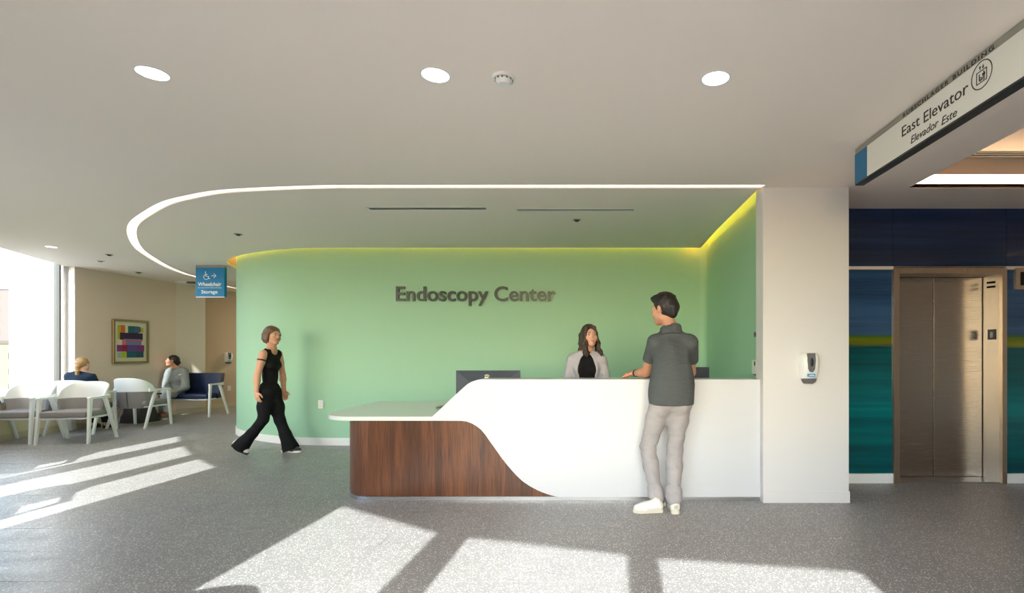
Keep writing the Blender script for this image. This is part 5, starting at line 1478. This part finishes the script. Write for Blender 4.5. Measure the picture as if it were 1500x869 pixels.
# ---------------------------------------------------------------- seated woman in the grey sweatshirt
def at(x, y, Y): return A3(*PT(x, y, Y))
Js = dict(pelvis=at(257, 577, 10.42), waist=at(257.5, 567, 10.42), chest=at(258, 553, 10.42), neck=at(256.5, 538.5, 10.40),
    sr=at(246.5, 544.5, 10.36), sl=at(269.0, 544.5, 10.44), er=at(243.0, 566, 10.26), el=at(272.0, 567, 10.30), wr=at(250, 572, 10.12), wl=at(256, 574, 10.14),
    hr=at(251, 578, 10.36), hl=at(262, 579, 10.42), kr=at(241, 576, 9.98), kl=at(243, 573, 9.95), ar=at(244, 606, 9.98), al=at(237, 604.5, 10.02), face=A3(-0.4, -0.9, 0))
Hs = Head(at(252.2, 528.5, 10.36), (-0.78, -0.60, 0.10), 0.05, 0.95)
gw_ = root('person', (-8.53, 10.3, 0), 'woman in a grey sweatshirt and pale jeans sitting on the navy settee', 'person')
SK4 = skin_mat('warm_skin', srgb(198, 142, 112)); HS = hair_mat('black_hair', srgb(18, 14, 13), srgb(44, 34, 30))
figure_body(Js, Hs, [(Js['wr'], (0.8, -0.2, -0.1), (0, 0, -1), 1, 0.4), (Js['wl'], (-0.8, -0.3, 0), (0, 0, -1), 1, 0.4)], SK4, gw_, True, arm_r=(0.046, 0.038, 0.038, 0.024), leg_r=(0.066, 0.042, 0.044, 0.030), toes=[at(240, 612, 9.82), at(231, 611, 9.90)], res=0.0065)
head_details(Hs, gw_, True, HS)
F = Field(Hs.c - 0.2, Hs.c + 0.2, 0.004); s = Hs.s
F.ell(Hs.p(0, -0.024, 0.038), np.array((0.083, 0.100, 0.088)) * s, 0.01, Hs.R); F.cap(Hs.p(0, -0.07, -0.01), Hs.p(0, -0.085, -0.06), 0.062 * s, 0.045 * s, 0.03)
F.ell(Hs.p(0, -0.115, -0.03), (0.036, 0.030, 0.034), 0.01)
F.ell(Hs.p(0, 0.104, -0.030), np.array((0.080, 0.080, 0.090)) * s, 0.008, Hs.R, mode='sub')
F.ell(Hs.p(0, 0.055, -0.085), np.array((0.12, 0.06, 0.085)) * s, 0.008, Hs.R, mode='sub')
cloth('hair', F, HS, gw_, folds(12, 0.002, (50, 50, 50)), 0)
SWT = cloth_mat('heather_sweatshirt', srgb(136, 142, 142), 400, 0.2, 0.1); DEN = cloth_mat('pale_denim', srgb(196, 204, 212), 600, 0.15, 0.14)
lo, hi = bounds(Js); F = Field(lo, hi, 0.0065); torso(F, Js, 0.035, female=True)
F.ell(at(257.5, 570, 10.38), (0.20, 0.17, 0.11), 0.06)
for S_, E_, W_ in (('sl', 'el', 'wl'), ('sr', 'er', 'wr')): F.chain([Js[S_], Js[E_], Js[W_]], [0.078, 0.070, 0.050], 0.03, clips=[(Js[W_] + nrm(Js[W_] - Js[E_]) * 0.0, Js[W_] - Js[E_])])
F.clip(Js['neck'] + A3(0, 0, 0.008), (0, -0.3, 1)); F.clip(Js['pelvis'] - A3(0, 0, 0.03), (0, 0, -1))
sw = cloth('sweatshirt', F, SWT, gw_, folds(21, 0.010, (14, 14, 16)), 1)
F = Field(lo, hi, 0.0065); F.ell(Js['pelvis'] + A3(0, -0.02, 0), (0.175, 0.15, 0.105), 0.05)
for a, b, c in (('hr', 'kr', 'ar'), ('hl', 'kl', 'al')): F.chain([Js[a], Js[b], Js[c]], [0.092, 0.072, 0.062], 0.03)
F.clip((0, 0, 0.13), (0, 0, -1)); cloth('jeans', F, DEN, gw_, folds(23, 0.006, (14, 14, 14)), 1)
TAUPE = plain('taupe_shoe', srgb(128, 112, 96), 0.7, nscale=80)
shoe(Js['ar'], at(247, 612.5, 10.04) * A3(1, 1, 0) + A3(0, 0, 0.002), at(240, 612.5, 9.82) * A3(1, 1, 0) + A3(0, 0, 0.002), TAUPE, SOLE, gw_, W=0.042)
shoe(Js['al'], at(238, 611, 10.08) * A3(1, 1, 0) + A3(0, 0, 0.002), at(226.5, 611, 9.96) * A3(1, 1, 0) + A3(0, 0, 0.002), TAUPE, SOLE, gw_, W=0.042)
b = MB(); b.box(-0.028, 0.028, -0.004, 0.004, -0.006, 0.006, 0.002)
b.xform(Matrix.Translation(Vector(at(263.5, 549, 10.24))) @ Matrix.Rotation(-0.35, 4, 'Y')); b.build('chest_mark', M['white_ink'], sw, world=True)

# ---------------------------------------------------------------- seated woman with the ponytail, seen from behind
Jb = dict(pelvis=A3(-8.36, 8.34, 0.52), waist=A3(-8.365, 8.34, 0.66), chest=A3(-8.365, 8.35, 0.82), neck=A3(-8.345, 8.36, 0.985),
    sl=A3(-8.470, 8.41, 0.915), sr=A3(-8.235, 8.27, 0.915), el=A3(-8.45, 8.60, 0.68), er=A3(-8.14, 8.38, 0.68), wl=A3(-8.36, 8.74, 0.56), wr=A3(-8.12, 8.60, 0.57),
    hl=A3(-8.40, 8.43, 0.53), hr=A3(-8.29, 8.32, 0.53), kl=A3(-8.18, 8.78, 0.52), kr=A3(-8.03, 8.66, 0.52), al=A3(-8.14, 8.84, 0.10), ar=A3(-7.98, 8.72, 0.10), face=A3(0.6, 0.8, 0))
TURN = 0.94
def turn(p, c=(-8.34, 8.36)):
    x, y = p[0] - c[0], p[1] - c[1]; ct, sn = math.cos(TURN), math.sin(TURN)
    return A3(-8.28 + x * ct - y * sn, 8.27 + x * sn + y * ct, p[2])
for k_ in Jb:
    if k_ != 'face': Jb[k_] = turn(Jb[k_])
Hb = Head(at(121.5, 533.5, 8.30), (-0.12, 1.0, 0.0), 0.0, 0.90)
bw = root('person', (-8.33, 8.36, 0), 'woman with a blond ponytail and navy top sitting with her back turned', 'person')
SK5 = skin_mat('pale_skin', srgb(228, 180, 152)); HB = hair_mat('blond_hair', srgb(140, 98, 58), srgb(214, 176, 122))
figure_body(Jb, Hb, [(Jb['wl'], (0.2, 1.0, -0.2), (0, 0, -1), -1, 0.4), (Jb['wr'], (-0.4, 0.9, -0.2), (0, 0, -1), 1, 0.4)], SK5, bw, True, arm_r=(0.046, 0.038, 0.038, 0.024), leg_r=(0.066, 0.042, 0.044, 0.030), toes=[turn(A3(-8.02, 8.96, 0.04)), turn(A3(-7.84, 8.84, 0.04))], res=0.0065)
head_details(Hb, bw, True, HB)
F = Field(Hb.c - A3(0.22, 0.22, 0.3), Hb.c + 0.2, 0.004); s = Hb.s
F.ell(Hb.p(0, -0.024, 0.036), np.array((0.082, 0.100, 0.087)) * s, 0.01, Hb.R); F.cap(Hb.p(0, -0.07, 0.0), Hb.p(0, -0.085, -0.03), 0.065 * s, 0.045 * s, 0.03)
F.chain([Hb.p(0, -0.10, -0.03), Hb.p(0, -0.128, -0.06), Hb.p(0.01, -0.130, -0.12), Hb.p(0.0, -0.118, -0.18), Hb.p(0.01, -0.11, -0.215)], [0.020, 0.026, 0.030, 0.024, 0.006], 0.012)
F.ell(Hb.p(0, 0.104, -0.030), np.array((0.080, 0.080, 0.090)) * s, 0.008, Hb.R, mode='sub')
F.ell(Hb.p(0, 0.055, -0.085), np.array((0.12, 0.06, 0.085)) * s, 0.008, Hb.R, mode='sub')
cloth('hair', F, HB, bw, folds(13, 0.0035, (60, 60, 20)), 0)
NV = cloth_mat('navy_top', srgb(40, 54, 74), 400, 0.15, 0.1); DKT = cloth_mat('dark_trousers', srgb(30, 32, 40), 500, 0.1, 0.1)
lo, hi = bounds(Jb); F = Field(lo, hi, 0.0065); torso(F, Jb, 0.016, female=True)
for S_, E_, W_ in (('sl', 'el', 'wl'), ('sr', 'er', 'wr')): F.chain([Jb[S_], Jb[E_], Jb[W_]], [0.056, 0.052, 0.044], 0.03)
F.clip(Jb['neck'] + A3(0, 0, 0.012), (0.2, 0.2, 1)); F.clip((0, 0, 0.50), (0, 0, -1))
cloth('navy_top', F, NV, bw, folds(31, 0.006, (12, 12, 12)), 1)
F = Field(A3(-8.8, 7.9, -0.02), A3(-7.8, 9.2, 0.8), 0.008); F.ell(Jb['pelvis'] + A3(0.02, 0.02, 0), (0.17, 0.16, 0.09), 0.05)
for a, b, c in (('hr', 'kr', 'ar'), ('hl', 'kl', 'al')): F.chain([Jb[a], Jb[b], Jb[c]], [0.088, 0.066, 0.056], 0.03)
F.clip((0, 0, 0.10), (0, 0, -1)); cloth('trousers', F, DKT, bw, folds(33, 0.004), 1)
shoe(Jb['al'], turn((-8.17, 8.82, 0.002)), turn((-8.01, 8.98, 0.002)), M['black'], M['black'], bw, W=0.042)
shoe(Jb['ar'], turn((-8.01, 8.70, 0.002)), turn((-7.85, 8.86, 0.002)), M['black'], M['black'], bw, W=0.042)
